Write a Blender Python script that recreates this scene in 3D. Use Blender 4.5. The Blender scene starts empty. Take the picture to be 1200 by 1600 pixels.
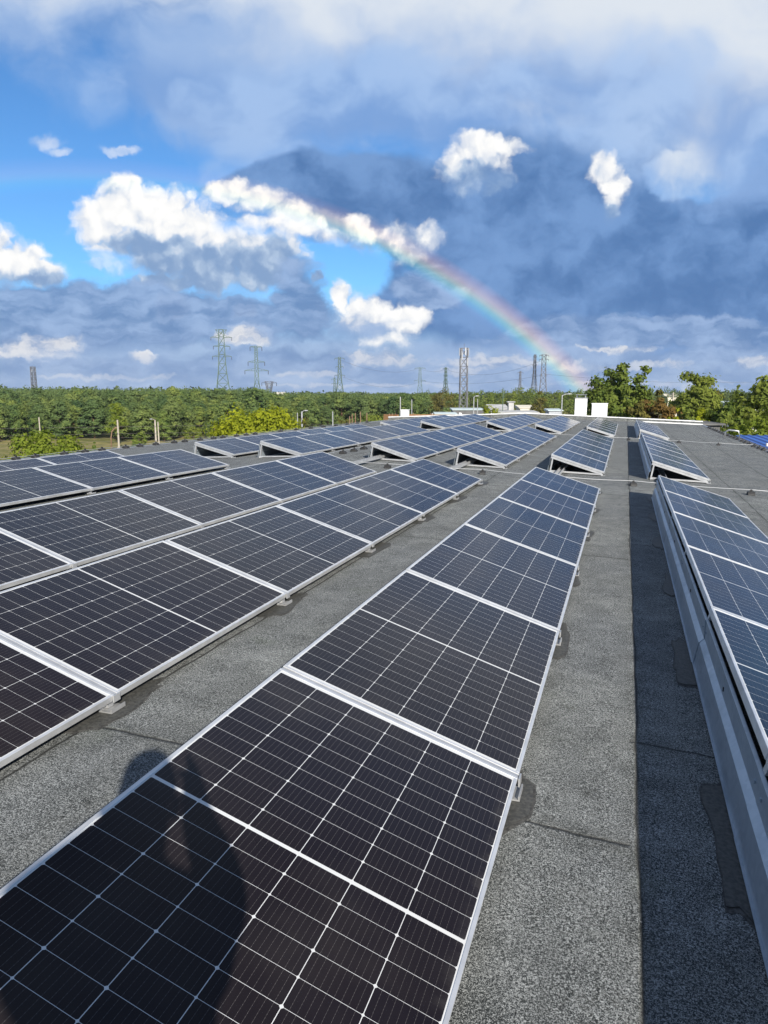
import bpy, bmesh, math, random
import numpy as np
from mathutils import Vector, Matrix, Euler

# ------------------------------------------------------------------ camera, sky, sun, exposure
scene = bpy.context.scene
COL = scene.collection
CAMZ = 9.0                                   # lens height above the ground outside; the roof lies about 7.4 m up
FPX, CXP, CYP = 1109.0, 600.0, 800.0         # focal length and centre, in pixels of the photograph
PITCH, YAW = math.radians(9.37), math.radians(18.62)
cam_data = bpy.data.cameras.new('camera')
cam = bpy.data.objects.new('camera', cam_data); COL.objects.link(cam)
cam.location = (0, 0, CAMZ)
cam.rotation_euler = (math.pi/2 - PITCH, 0, YAW)
cam_data.sensor_fit = 'VERTICAL'; cam_data.sensor_height = 36.0; cam_data.sensor_width = 27.0
cam_data.lens = FPX/1600*36
cam_data.clip_start = 0.02; cam_data.clip_end = 20000
scene.camera = cam
scene.view_settings.view_transform = 'Standard'
scene.view_settings.look = 'None'
scene.view_settings.exposure = 0.60
scene.view_settings.gamma = 1.0
scene.view_settings.use_curve_mapping = False
scene.cycles.max_bounces = 6
scene.cycles.diffuse_bounces = 3
scene.cycles.glossy_bounces = 3
scene.cycles.transparent_max_bounces = 8
scene.cycles.volume_bounces = 0

SUN_TO = Vector((0.529, -0.720, 0.449)).normalized()     # direction towards the sun, behind the right shoulder
sun_el = math.asin(SUN_TO.z)
sun_az = math.atan2(SUN_TO.x, SUN_TO.y)                  # clockwise from +Y
sd = bpy.data.lights.new('sun', 'SUN'); sd.energy = 5.0; sd.angle = math.radians(0.53); sd.color = (1.0, 0.93, 0.82)
sun = bpy.data.objects.new('sun', sd); COL.objects.link(sun)
sun.rotation_euler = (-SUN_TO).to_track_quat('-Z', 'Y').to_euler()
sun.location = (20, -30, 40)

F_ = Vector((-math.sin(YAW)*math.cos(PITCH), math.cos(YAW)*math.cos(PITCH), -math.sin(PITCH)))
R_ = Vector((math.cos(YAW), math.sin(YAW), 0)); U_ = R_.cross(F_)
def ray(px, py): return F_*FPX + R_*(px-CXP) - U_*(py-CYP)
HEAD = Vector((-math.sin(YAW), math.cos(YAW), 0))        # compass heading the sky plan is drawn about
def sky_uv(px, py):                                      # a direction as degrees right of and above that heading
    d = ray(px, py); f = d.dot(HEAD)
    return 57.2958*d.dot(R_)/f, 57.2958*d.z/f

# ---- tiny expression helper for shader node trees
class Sk:
    def __init__(s, t, sock): s.t, s.k = t, sock
    def _m(s, op, *a):
        n = s.t.nodes.new('ShaderNodeMath'); n.operation = op
        for i, x in enumerate((s,)+a):
            if isinstance(x, Sk): s.t.links.new(x.k, n.inputs[i])
            else: n.inputs[i].default_value = x
        return Sk(s.t, n.outputs[0])
    def __add__(s, o): return s._m('ADD', o)
    __radd__ = __add__
    def __mul__(s, o): return s._m('MULTIPLY', o)
    __rmul__ = __mul__
    def __sub__(s, o): return s._m('SUBTRACT', o)
    def __rsub__(s, o): return (s*-1.0)+o
    def __truediv__(s, o): return s._m('DIVIDE', o)
    def abs(s): return s._m('ABSOLUTE')
    def max(s, o): return s._m('MAXIMUM', o)
    def min(s, o): return s._m('MINIMUM', o)
    def pow(s, o): return s._m('POWER', o)
    def fract(s): return s._m('FRACT')
    def floor(s): return s._m('FLOOR')
    def gt(s, o): return s._m('GREATER_THAN', o)
    def lt(s, o): return s._m('LESS_THAN', o)
    def smooth(s, a, b, lo=0.0, hi=1.0):
        n = s.t.nodes.new('ShaderNodeMapRange'); n.interpolation_type = 'SMOOTHSTEP'
        s.t.links.new(s.k, n.inputs[0])
        for i, v in enumerate((a, b, lo, hi)): n.inputs[1+i].default_value = v
        return Sk(s.t, n.outputs[0])
def vmath(t, op, a, b=None, c=None):
    n = t.nodes.new('ShaderNodeVectorMath'); n.operation = op
    for i, x in enumerate((a, b, c)):
        if x is None: continue
        if isinstance(x, Sk): t.links.new(x.k, n.inputs[i])
        elif op == 'SCALE' and i == 1: n.inputs['Scale'].default_value = x
        else: n.inputs[i].default_value = x
    return Sk(t, n.outputs['Value'] if op in ('LENGTH', 'DOT_PRODUCT', 'DISTANCE') else n.outputs['Vector'])
def comb(t, x, y, z=0.0):
    n = t.nodes.new('ShaderNodeCombineXYZ')
    for i, v in enumerate((x, y, z)):
        if isinstance(v, Sk): t.links.new(v.k, n.inputs[i])
        else: n.inputs[i].default_value = v
    return Sk(t, n.outputs[0])
def sepv(t, v):
    n = t.nodes.new('ShaderNodeSeparateXYZ'); t.links.new(v.k, n.inputs[0])
    return [Sk(t, o) for o in n.outputs]
def noise(t, vec, scale, detail=4, rough=0.5, out='Fac', dist=0.0, dim='3D'):
    n = t.nodes.new('ShaderNodeTexNoise'); n.noise_dimensions = dim; n.inputs['Scale'].default_value = scale
    n.inputs['Detail'].default_value = detail; n.inputs['Roughness'].default_value = rough
    n.inputs['Distortion'].default_value = dist
    if vec is not None: t.links.new(vec.k, n.inputs['Vector'])
    return Sk(t, n.outputs[out])
def mixc(t, f, a, b, blend='MIX'):
    n = t.nodes.new('ShaderNodeMix'); n.data_type = 'RGBA'; n.blend_type = blend
    for i, x in ((0, f), (6, a), (7, b)):
        if isinstance(x, Sk): t.links.new(x.k, n.inputs[i])
        elif i == 0: n.inputs[0].default_value = x
        else: n.inputs[i].default_value = (*x, 1)
    return Sk(t, n.outputs[2])
def ramp(t, f, stops, interp='LINEAR'):
    n = t.nodes.new('ShaderNodeValToRGB'); n.color_ramp.interpolation = interp
    e = n.color_ramp.elements
    while len(e) < len(stops): e.new(0.5)
    for k, (p, c) in zip(e, stops): k.position = p; k.color = (*c, 1)
    t.links.new(f.k, n.inputs[0]); return Sk(t, n.outputs[0])

def build_sky():
    w = bpy.data.worlds.new('World'); scene.world = w; w.use_nodes = True
    t = w.node_tree; t.nodes.clear()
    out = t.nodes.new('ShaderNodeOutputWorld')
    sky = t.nodes.new('ShaderNodeTexSky'); sky.sky_type = 'NISHITA'; sky.sun_disc = False
    sky.sun_elevation = sun_el; sky.sun_rotation = sun_az
    sky.altitude = 100; sky.air_density = 1.0; sky.dust_density = 0.0; sky.ozone_density = 4.0
    bg_sky = t.nodes.new('ShaderNodeBackground'); bg_sky.inputs['Strength'].default_value = 0.092
    tint = mixc(t, 1.0, Sk(t, sky.outputs[0]), (0.50, 0.79, 1.0), 'MULTIPLY')     # clean air after the rain: deeper blue
    t.links.new(tint.k, bg_sky.inputs['Color'])
    tc = t.nodes.new('ShaderNodeTexCoord')
    d = Sk(t, tc.outputs['Generated'])
    f = vmath(t, 'DOT_PRODUCT', d, tuple(HEAD)).abs().max(0.05)
    u = vmath(t, 'DOT_PRODUCT', d, tuple(R_))/f*57.2958
    v = vmath(t, 'DOT_PRODUCT', d, (0, 0, 1))/f*57.2958
    p = comb(t, u, v, 0.0)
    # slow and fast turbulence that tears every cloud edge
    def warp(vec, sc, amp, seed, detail=5, rough=0.55, ys=1.0):
        q = vmath(t, 'MULTIPLY_ADD', vec, (1, ys, 1), (seed, seed*0.7, seed*1.3))
        n = noise(t, q, sc, detail, rough, 'Color', 0.0, '2D')
        n = vmath(t, 'SUBTRACT', n, (0.5, 0.5, 0.5))
        n = vmath(t, 'MULTIPLY', n, (amp, amp*0.8, 0))
        return vmath(t, 'ADD', vec, n)
    def field(vec, blobs):
        r = None
        for (px, py, rx, ry) in blobs:
            a, b = sky_uv(px, py)
            q = vmath(t, 'SUBTRACT', vec, (a, b, 0))
            q = vmath(t, 'MULTIPLY', q, (19.36/rx, 19.36/ry, 0))
            m = 1.0 - vmath(t, 'LENGTH', q)
            r = m if r is None else r.max(m)
        return r
    def fbm(vec, sc, seed, detail=6, rough=0.55, ys=1.0):
        q = vmath(t, 'MULTIPLY_ADD', vec, (1, ys, 1), (seed, seed*1.7, seed*0.3))
        return noise(t, q, sc, detail, rough, 'Fac', 0.0, '2D')
    p_soft = warp(p, 0.10, 7.0, 11.0, 4, 0.5)
    p_mid = warp(p, 0.35, 2.2, 5.0, 6, 0.6)
    p_fine = warp(p_mid, 1.6, 0.55, 31.0, 4, 0.55)
    col = None
    layers = []
    def lobes(vec, sc, seed, smooth=0.35):
        q = vmath(t, 'ADD', vec, (seed, seed*1.7, seed*0.3))
        n = t.nodes.new('ShaderNodeTexVoronoi'); n.feature = 'SMOOTH_F1'; n.voronoi_dimensions = '2D'; n.inputs['Scale'].default_value = sc
        n.inputs['Smoothness'].default_value = smooth; n.inputs['Detail'].default_value = 1.0; n.inputs['Roughness'].default_value = 0.5
        t.links.new(q.k, n.inputs['Vector']); return Sk(t, n.outputs['Distance'])
    # 0 pale cloud low behind everything; broken overhead cover, unseen, added for neutral ambient light
    n0 = noise(t, vmath(t, 'MULTIPLY', d, (1, 1, 1.6)), 2.6, 5, 0.55)
    a0 = ((1.0 - (v-2.0).abs()/6.5).max(0.0)*1.3).min(0.92)
    layers.append((a0, mixc(t, n0.smooth(0.4, 0.6), (0.25, 0.36, 0.62), (0.36, 0.47, 0.70))))
    ov = v.smooth(24.0, 42.0)*(n0*1.0).smooth(0.36, 0.60)*0.95
    layers.append((ov, mixc(t, noise(t, d, 4.0, 4, 0.5).smooth(0.35, 0.65), (0.15, 0.19, 0.27), (0.40, 0.42, 0.46))))
    # 1 high pale veil over the top of the view
    n1 = fbm(p_soft, 0.10, 3.0, 6, 0.55, 1.4)
    veil = field(p_soft, [(120, -40, 420, 150), (420, 40, 360, 190), (760, 40, 480, 230), (1080, 30, 480, 290), (560, -300, 1500, 330)])
    a1 = (veil*1.0 + (n1-0.5)*1.2).smooth(-0.02, 0.62)
    w1 = field(p_soft, [(1010, 40, 330, 150), (680, -40, 330, 90), (1150, 130, 240, 170), (300, -60, 300, 70)]) + (n1-0.5)*2.0
    c1 = mixc(t, w1.smooth(-0.6, 0.8), (0.33, 0.480, 0.76), (0.76, 0.81, 0.87))
    layers.append((a1*0.93, c1))
    # 1b the softer grey sheet between the veil and the rain deck
    n1b = fbm(p_soft, 0.14, 13.0, 5, 0.5, 1.3)
    sheet = field(p_soft, [(560, 180, 330, 130), (880, 190, 420, 150), (330, 150, 260, 70), (1150, 240, 240, 150)])
    gapb = field(p_soft, [(560, 232, 120, 44), (1075, 270, 120, 60), (860, 190, 110, 50), (300, 215, 80, 50)])
    a1b = (sheet*1.1 + (n1b-0.5)*0.9 - gapb.max(0.0)*0.9).smooth(-0.05, 0.75)*0.88
    layers.append((a1b, mixc(t, n1b.smooth(0.36, 0.64), (0.205, 0.365, 0.690), (0.36, 0.525, 0.820))))
    # 2 the dark rain deck on the right and its tongue to the left
    n2 = fbm(p_mid, 0.16, 7.0, 7, 0.55, 1.3)
    n2b = fbm(p_mid, 0.34, 9.0, 5, 0.55, 1.2)
    deck = field(p_soft, [(900, 400, 430, 165), (1150, 430, 360, 170), (650, 310, 320, 62), (500, 275, 170, 36), 
                          (760, 480, 330, 95), (1190, 335, 140, 80), (820, 300, 200, 90)])
    hole = field(p_mid, [(540, 425, 80, 52), (1085, 275, 80, 40), (300, 250, 90, 40)])
    a2 = (deck*1.5 + (n2-0.5)*1.35 - hole.max(0.0)*2.0).smooth(-0.06, 0.60)
    lite2 = field(p_soft, [(700, 130, 480, 90), (420, 130, 330, 80), (1150, 230, 200, 90)]) + (n2b-0.5)*0.6
    c2 = mixc(t, (n2*0.75+n2b*0.25).smooth(0.36, 0.66), (0.086, 0.194, 0.430), (0.180, 0.330, 0.625))
    c2 = mixc(t, lite2.smooth(-0.1, 0.7), c2, (0.25, 0.41, 0.72))
    layers.append((a2, c2))
    # 3 lit cumulus
    cum = [(215, 325, 100, 46), (160, 345, 52, 46), (300, 365, 84, 60), (250, 390, 120, 52), (350, 400, 95, 56), (400, 405, 90, 52), (195, 293, 46, 24), (440, 385, 45, 38),
           (330, 420, 90, 40), (20, 405, 66, 34), (70, 425, 45, 22), (-20, 390, 50, 46),
           (75, 222, 34, 12), (98, 236, 20, 8), (190, 235, 34, 10),
           (755, 242, 58, 32), (715, 268, 34, 28), (745, 275, 56, 30), (792, 232, 34, 18),
           (942, 262, 30, 24), (962, 288, 24, 20), (955, 322, 18, 26),
           (362, 302, 44, 20), (400, 312, 52, 24), (445, 330, 56, 24), (490, 348, 60, 25), (535, 362, 60, 26), (580, 374, 60, 26), (630, 382, 56, 30), (660, 372, 36, 26), (420, 345, 60, 22),
           (600, 500, 74, 30), (560, 492, 40, 32), (533, 462, 18, 32), (650, 495, 34, 26), (600, 535, 52, 22), (500, 430, 9, 9),
           (35, 548, 100, 20), (385, 525, 44, 18), (230, 560, 24, 11), (590, 562, 80, 14), (150, 412, 34, 7),
           (270, 440, 66, 12), (270, 478, 30, 24), (385, 488, 18, 12)]
    vb = lobes(p_mid, 0.42, 17.0); vs = lobes(p_fine, 1.3, 27.0)
    nf = fbm(p_fine, 1.1, 17.0, 6, 0.55)
    cu = field(p_mid, cum)
    dens = cu*1.35 + 0.06 + (0.50-vb)*0.50 + (0.42-vs)*0.20 + (nf-0.5)*0.34 + 0.03
    soft = fbm(p_soft, 0.30, 63.0, 3, 0.5)
    wisp = field(p_soft, [(85, 228, 90, 36), (190, 235, 70, 30), (150, 412, 60, 20), (560, 370, 170, 60), (440, 330, 110, 54), (650, 385, 90, 50), (30, 548, 120, 40), (600, 540, 90, 36), (955, 318, 44, 50), (745, 272, 90, 50)]).smooth(0.0, 0.5)
    a3 = dens.smooth(-0.12, 0.58) * (dens + (soft-0.40)*1.6).smooth(-0.1, 0.45, 0.55, 1.0) * (1.0 - wisp*(1.0-(dens*0.8 + (soft-0.5)*3.0).smooth(0.0, 1.0))*0.80) * (1.0 - field(p, [(85, 228, 90, 50), (190, 235, 80, 40), (150, 412, 60, 24)]).smooth(0.0, 0.3)*0.55)
    off = vmath(t, 'ADD', p_mid, (0.40, 0.55, 0.0))
    vb2 = lobes(off, 0.42, 17.0)
    em = vb2 - vb
    under = field(p_mid, [(300, 425, 150, 50), (430, 430, 100, 60), (235, 388, 90, 26), (60, 440, 110, 22), (765, 290, 90, 40), (600, 555, 90, 20),
                          (575, 398, 120, 20), (960, 340, 40, 26), (30, 565, 110, 10), (300, 470, 190, 30)])
    lit = em*0.55 + 0.93 - vs*0.18 + (nf-0.5)*0.26 - under.smooth(-0.25, 0.75)*0.70
    c3 = ramp(t, lit.smooth(0.0, 1.0), [(0.0, (0.23, 0.36, 0.59)), (0.40, (0.46, 0.58, 0.76)), (0.68, (0.76, 0.80, 0.87)), (0.95, (0.97, 0.965, 0.955)), (1.0, (1.0, 0.995, 0.985))])
    layers.append((a3, c3))
    # 4 grey bank low on the left, in front of the cumulus feet
    n4 = fbm(p_mid, 0.20, 23.0, 5, 0.52, 2.4)
    n4b = fbm(p_mid, 0.45, 29.0, 5, 0.52, 3.2)
    bank = field(p_mid, [(120, 475, 330, 40), (330, 490, 190, 34), (470, 480, 60, 80), (60, 510, 560, 46), (120, 600, 520, 50), (560, 600, 520, 42), (1000, 590, 480, 56),
                         (1000, 520, 300, 30), (430, 575, 200, 40), (670, 450, 60, 36)])
    a4 = (bank*1.5 + (n4-0.5)*1.3 + (n4b-0.5)*0.5).smooth(0.0, 0.6)*0.95
    c4 = mixc(t, (n4*0.6+n4b*0.4).smooth(0.34, 0.68), (0.140, 0.255, 0.490), (0.32, 0.455, 0.71))
    layers.append((a4, c4))
    # 5 warm-lit streaks near the horizon
    st = field(p_mid, [(30, 548, 90, 18), (80, 538, 60, 14), (375, 525, 42, 18), (228, 560, 20, 10), (590, 560, 70, 12), (770, 563, 110, 13), (720, 578, 60, 7), (960, 545, 80, 6), (1000, 570, 90, 8),
                       (900, 572, 60, 10), (1180, 565, 50, 11), (480, 585, 70, 6), (1000, 600, 200, 5), (560, 603, 200, 4), (160, 590, 150, 5)])
    n5 = fbm(p_fine, 0.6, 41.0, 6, 0.58, 2.4)
    a5 = (st*1.4 + (n5-0.5)*1.7).smooth(-0.05, 0.95)*0.8
    layers.append((a5, mixc(t, n5.smooth(0.35, 0.6), (0.48, 0.54, 0.68), (0.83, 0.82, 0.82))))
    # 6 far rain haze at the horizon
    hz = (1.0 - (v/4.6).abs()).smooth(0.0, 0.8)*0.62
    layers.append((hz, mixc(t, n4.smooth(0.3, 0.7), (0.25, 0.37, 0.62), (0.42, 0.53, 0.74))))
    for a, c in layers:
        if col is None: col, alpha = c, a
        else:
            col = mixc(t, a, col, c); alpha = 1.0 - (1.0-alpha)*(1.0-a)
    return t, out, bg_sky, d, u, v, p_mid, layers

def finish_sky(pack):
    t, out, bg_sky, d, u, v, p_mid, layers = pack
    sh = bg_sky
    for a, c in layers:
        b = t.nodes.new('ShaderNodeBackground'); b.inputs['Strength'].default_value = 0.68
        t.links.new(c.k, b.inputs['Color'])
        m = t.nodes.new('ShaderNodeMixShader')
        t.links.new(a.min(1.0).max(0.0).k, m.inputs[0]); t.links.new(sh.outputs[0], m.inputs[1]); t.links.new(b.outputs[0], m.inputs[2])
        sh = m
    # rainbow: 42 degrees round the antisolar point
    c = vmath(t, 'DOT_PRODUCT', d, tuple(-SUN_TO))
    th = c.min(1.0).max(-1.0)._m('ARCCOSINE')*57.2958
    x = (th-40.4)/2.6
    bow = ramp(t, x, [(0.0, (0.0, 0.0, 0.0)), (0.12, (0.02, 0.03, 0.06)), (0.26, (0.0, 0.15, 0.18)), (0.40, (0.10, 0.30, 0.10)), (0.52, (0.38, 0.32, 0.0)),
                      (0.64, (0.44, 0.21, 0.0)), (0.80, (0.24, 0.08, 0.0)), (1.0, (0, 0, 0))])
    fade = u.smooth(-18.0, 8.0, 0.42, 1.0)*v.smooth(22.0, 3.0, 0.40, 1.0)
    bb = t.nodes.new('ShaderNodeBackground'); t.links.new(bow.k, bb.inputs['Color']); t.links.new((fade*0.46).k, bb.inputs['Strength'])
    ad = t.nodes.new('ShaderNodeAddShader'); t.links.new(sh.outputs[0], ad.inputs[0]); t.links.new(bb.outputs[0], ad.inputs[1])
    t.links.new(ad.outputs[0], out.inputs['Surface'])
finish_sky(build_sky())

# ------------------------------------------------------------------ helpers
rng = np.random.default_rng(7)
random.seed(11)
class MB:
    """collects simple solids and builds ONE mesh object"""
    def __init__(s): s.v, s.f, s.m = [], [], []
    def add(s, vs, fs, mi=0):
        b = len(s.v); s.v += [tuple(x) for x in vs]; s.f += [tuple(i+b for i in f) for f in fs]; s.m += [mi]*len(fs)
    def box(s, x0, x1, y0, y1, z0, z1, mi=0, M=None):
        vs = [Vector((x, y, z)) for z in (z0, z1) for y in (y0, y1) for x in (x0, x1)]
        if M is not None: vs = [M @ v for v in vs]
        s.add(vs, [(0, 2, 3, 1), (4, 5, 7, 6), (0, 1, 5, 4), (2, 6, 7, 3), (0, 4, 6, 2), (1, 3, 7, 5)], mi)
    def bar(s, a, b, w, h=None, mi=0, up=(0, 0, 1)):
        a, b = Vector(a), Vector(b); h = h or w; d = (b-a)
        if d.length < 1e-6: return
        d.normalize(); upv = Vector(up)
        if abs(d.dot(upv)) > 0.98: upv = Vector((0, 1, 0))
        x = d.cross(upv).normalized(); y = x.cross(d)
        vs = [p + x*(i*w/2) + y*(j*h/2) for p in (a, b) for (i, j) in ((-1, -1), (1, -1), (1, 1), (-1, 1))]
        s.add(vs, [(3, 2, 1, 0), (4, 5, 6, 7), (0, 1, 5, 4), (1, 2, 6, 5), (2, 3, 7, 6), (3, 0, 4, 7)], mi)
    def tube(s, pts, r, n=6, mi=0, r1=None):
        pts = [Vector(p) for p in pts]; rings = []
        for i, p in enumerate(pts):
            d = (pts[min(i+1, len(pts)-1)] - pts[max(i-1, 0)]).normalized()
            u = d.cross(Vector((0, 0, 1))) if abs(d.z) < 0.95 else d.cross(Vector((0, 1, 0)))
            u.normalize(); w = d.cross(u)
            rr = r if r1 is None else r + (r1-r)*i/(len(pts)-1)
            rings.append([p + u*math.cos(2*math.pi*k/n)*rr + w*math.sin(2*math.pi*k/n)*rr for k in range(n)])
        vs = [v for g in rings for v in g]; fs = []
        for i in range(len(pts)-1):
            for k in range(n):
                fs.append((i*n+k, i*n+(k+1) % n, (i+1)*n+(k+1) % n, (i+1)*n+k))
        fs.append(tuple(range(n-1, -1, -1))); fs.append(tuple((len(pts)-1)*n+k for k in range(n)))
        s.add(vs, fs, mi)
    def prism(s, poly, y0, y1, mi=0):           # polygon in x,z extruded along y
        n = len(poly); vs = [(x, y0, z) for x, z in poly] + [(x, y1, z) for x, z in poly]
        s.add(vs, [tuple(range(n)), tuple(range(2*n-1, n-1, -1))] + [(i, i+n, (i+1) % n + n, (i+1) % n) for i in range(n)], mi)
    def build(s, name, mat, parent=None, bevel=0, smooth=False):
        me = bpy.data.meshes.new(name); me.from_pydata(s.v, [], s.f)
        for m in (mat if isinstance(mat, (list, tuple)) else [mat]): me.materials.append(m)
        if max(s.m, default=0): me.polygons.foreach_set('material_index', s.m)
        bm = bmesh.new(); bm.from_mesh(me); bmesh.ops.recalc_face_normals(bm, faces=bm.faces)
        if bevel: bmesh.ops.bevel(bm, geom=[e for e in bm.edges if len(e.link_faces) == 2 and e.calc_face_angle(0) > 0.6], offset=bevel, segments=1, affect='EDGES')
        bm.to_mesh(me); bm.free()
        if smooth: me.polygons.foreach_set('use_smooth', [True]*len(me.polygons))
        return link(name, me, parent)
def link(name, data, parent=None):
    o = bpy.data.objects.new(name, data); COL.objects.link(o)
    if parent is not None: o.parent = parent
    return o
def tag(o, label=None, cat=None, group=None, kind=None):
    if label: o['label'] = label
    if cat: o['category'] = cat
    if group: o['group'] = group
    if kind: o['kind'] = kind
    return o
def thing(name, loc, label, cat, group=None, rot=(0, 0, 0)):
    o = link(name, None); o.location = loc; o.rotation_euler = rot; o.empty_display_size = 0.2
    return tag(o, label, cat, group)
def copy_tree(o, parent=None):
    c = o.copy(); COL.objects.link(c)
    if parent is not None: c.parent = parent
    for ch in list(o.children): copy_tree(ch, c)
    return c
ORD = ['zeroth', 'first', 'second', 'third', 'fourth', 'fifth', 'sixth', 'seventh', 'eighth', 'ninth', 'tenth', 'eleventh', 'twelfth',
       'thirteenth', 'fourteenth', 'fifteenth', 'sixteenth', 'seventeenth', 'eighteenth', 'nineteenth', 'twentieth']

# ------------------------------------------------------------------ materials
def mat(name, col=(0.5, 0.5, 0.5), rough=0.6, metal=0.0, spec=0.5):
    m = bpy.data.materials.new(name); m.use_nodes = True
    b = m.node_tree.nodes['Principled BSDF']
    b.inputs['Base Color'].default_value = (*col, 1); b.inputs['Roughness'].default_value = rough
    b.inputs['Metallic'].default_value = metal; b.inputs['Specular IOR Level'].default_value = spec
    return m, m.node_tree, b
def obj_co(t, which='Object'):
    return Sk(t, t.nodes.new('ShaderNodeTexCoord').outputs[which])
def geo_pos(t):
    return Sk(t, t.nodes.new('ShaderNodeNewGeometry').outputs['Position'])
def obj_rand(t):
    return Sk(t, t.nodes.new('ShaderNodeObjectInfo').outputs['Random'])
def setin(t, b, name, s): t.links.new(s.k, b.inputs[name])
def bump(t, b, h, strength, dist):
    n = t.nodes.new('ShaderNodeBump'); n.inputs['Strength'].default_value = strength; n.inputs['Distance'].default_value = dist
    t.links.new(h.k, n.inputs['Height']); t.links.new(n.outputs[0], b.inputs['Normal'])
def noisy(name, c0, c1, scale, rough=0.8, metal=0.0, detail=4, spec=0.4, b_str=0.0, b_dist=0.01, space='pos'):
    m, t, b = mat(name, c0, rough, metal, spec)
    p = geo_pos(t) if space == 'pos' else obj_co(t)
    n = noise(t, p, scale, detail, 0.6)
    setin(t, b, 'Base Color', mixc(t, n.smooth(0.3, 0.7), c0, c1))
    if b_str: bump(t, b, n, b_str, b_dist)
    return m

PW, PL, PT = 1.038, 1.755, 0.035        # module width, length, frame depth
PITCH_Y = 1.775

def make_cells():
    m, t, b = mat('solar_cells', (0.01, 0.01, 0.014), 0.16, 0.0, 0.5)
    p = obj_co(t); x, y, z = sepv(t, p)
    u = x*-1.0                            # 0..PW up the slope
    v = y                                 # 0..PL along the row
    cu, cv = 0.1675, 0.0842
    mu, mv = (PW-6*cu)/2, 0.0295          # white margins
    half = 10*cv; cgap = PL - 2*mv - 2*half
    uu = u - mu
    vlow = v - mv
    # second half starts after the wider centre gap
    sec = v.gt(PL/2)
    vv = vlow - sec*cgap
    a = uu/cu; c = vv/cv
    fa = (a.fract()-0.5).abs(); fc = (c.fract()-0.5).abs()
    du = (0.5-fa)*cu; dv = (0.5-fc)*cv    # metres to the nearest cell edge
    gap = du.lt(0.00105).max(dv.lt(0.0006))
    # clipped cell corners: larger at every second joint
    ev = ((c+0.5).floor()*0.5).fract().gt(0.25)
    dia = (du+dv).lt(ev*0.0016+0.0050)
    out = uu.lt(0.0).max((uu).gt(6*cu)).max(vlow.lt(0.0)).max(v.gt(PL-mv))
    mid = (v-PL/2).abs().lt(cgap/2+0.0006)
    white = gap.max(dia).max(out).max(mid)
    bus = ((a.fract()*9.0).fract()-0.5).abs().gt(0.5-0.0028*9/(2*cu)*0.28)
    fing = noise(t, p, 900.0, 1, 0.5)
    dash = ((v/0.0104).fract()).lt(0.30)
    ri = obj_rand(t)
    cellid = comb(t, a.floor(), c.floor(), ri*57.0)
    wn = t.nodes.new('ShaderNodeTexWhiteNoise'); wn.noise_dimensions = '3D'; t.links.new(cellid.k, wn.inputs[0])
    cr = Sk(t, wn.outputs[0])
    blue = mixc(t, ri, (0.0120, 0.0078, 0.0098), (0.0060, 0.0065, 0.0110))
    cell = mixc(t, cr*0.45, blue, (0.0125, 0.0095, 0.0110))
    cell = mixc(t, bus*(dash*0.16+0.14), cell, (0.36, 0.34, 0.33))
    dust = noise(t, geo_pos(t), 1.3, 5, 0.6)
    col = mixc(t, white, cell, (0.60, 0.61, 0.61))
    col = mixc(t, dust.smooth(0.45, 0.8)*0.05, col, (0.30, 0.27, 0.23))
    low = (1.0 - u/0.055).max(0.0)*noise(t, vmath(t, 'MULTIPLY', p, (8, 14, 1)), 1.0, 5, 0.65).smooth(0.35, 0.7)
    run = noise(t, vmath(t, 'MULTIPLY', geo_pos(t), (2.2, 16, 2.2)), 1.0, 4, 0.6).smooth(0.60, 0.78)*noise(t, geo_pos(t), 0.8, 2, 0.5).smooth(0.45, 0.65)
    col = mixc(t, (low*0.13 + run*0.035).min(0.4), col, (0.30, 0.28, 0.25))       # grime that gathers along the low edge, faint run marks
    setin(t, b, 'Base Color', col)
    setin(t, b, 'Roughness', dust*0.18+0.10+low*0.3)
    b.inputs['IOR'].default_value = 1.30
    # a few drying rain drops
    vo = t.nodes.new('ShaderNodeTexVoronoi'); vo.inputs['Scale'].default_value = 260.0; vo.voronoi_dimensions = '3D'
    t.links.new(p.k, vo.inputs['Vector'])
    wet = vmath(t, 'DISTANCE', geo_pos(t), (-1.02, 1.95, 7.82)).smooth(0.42, 0.10)
    drop = (0.32 - Sk(t, vo.outputs['Distance'])).max(0.0)*wet
    bump(t, b, drop, 0.35, 0.003)
    return m

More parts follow.
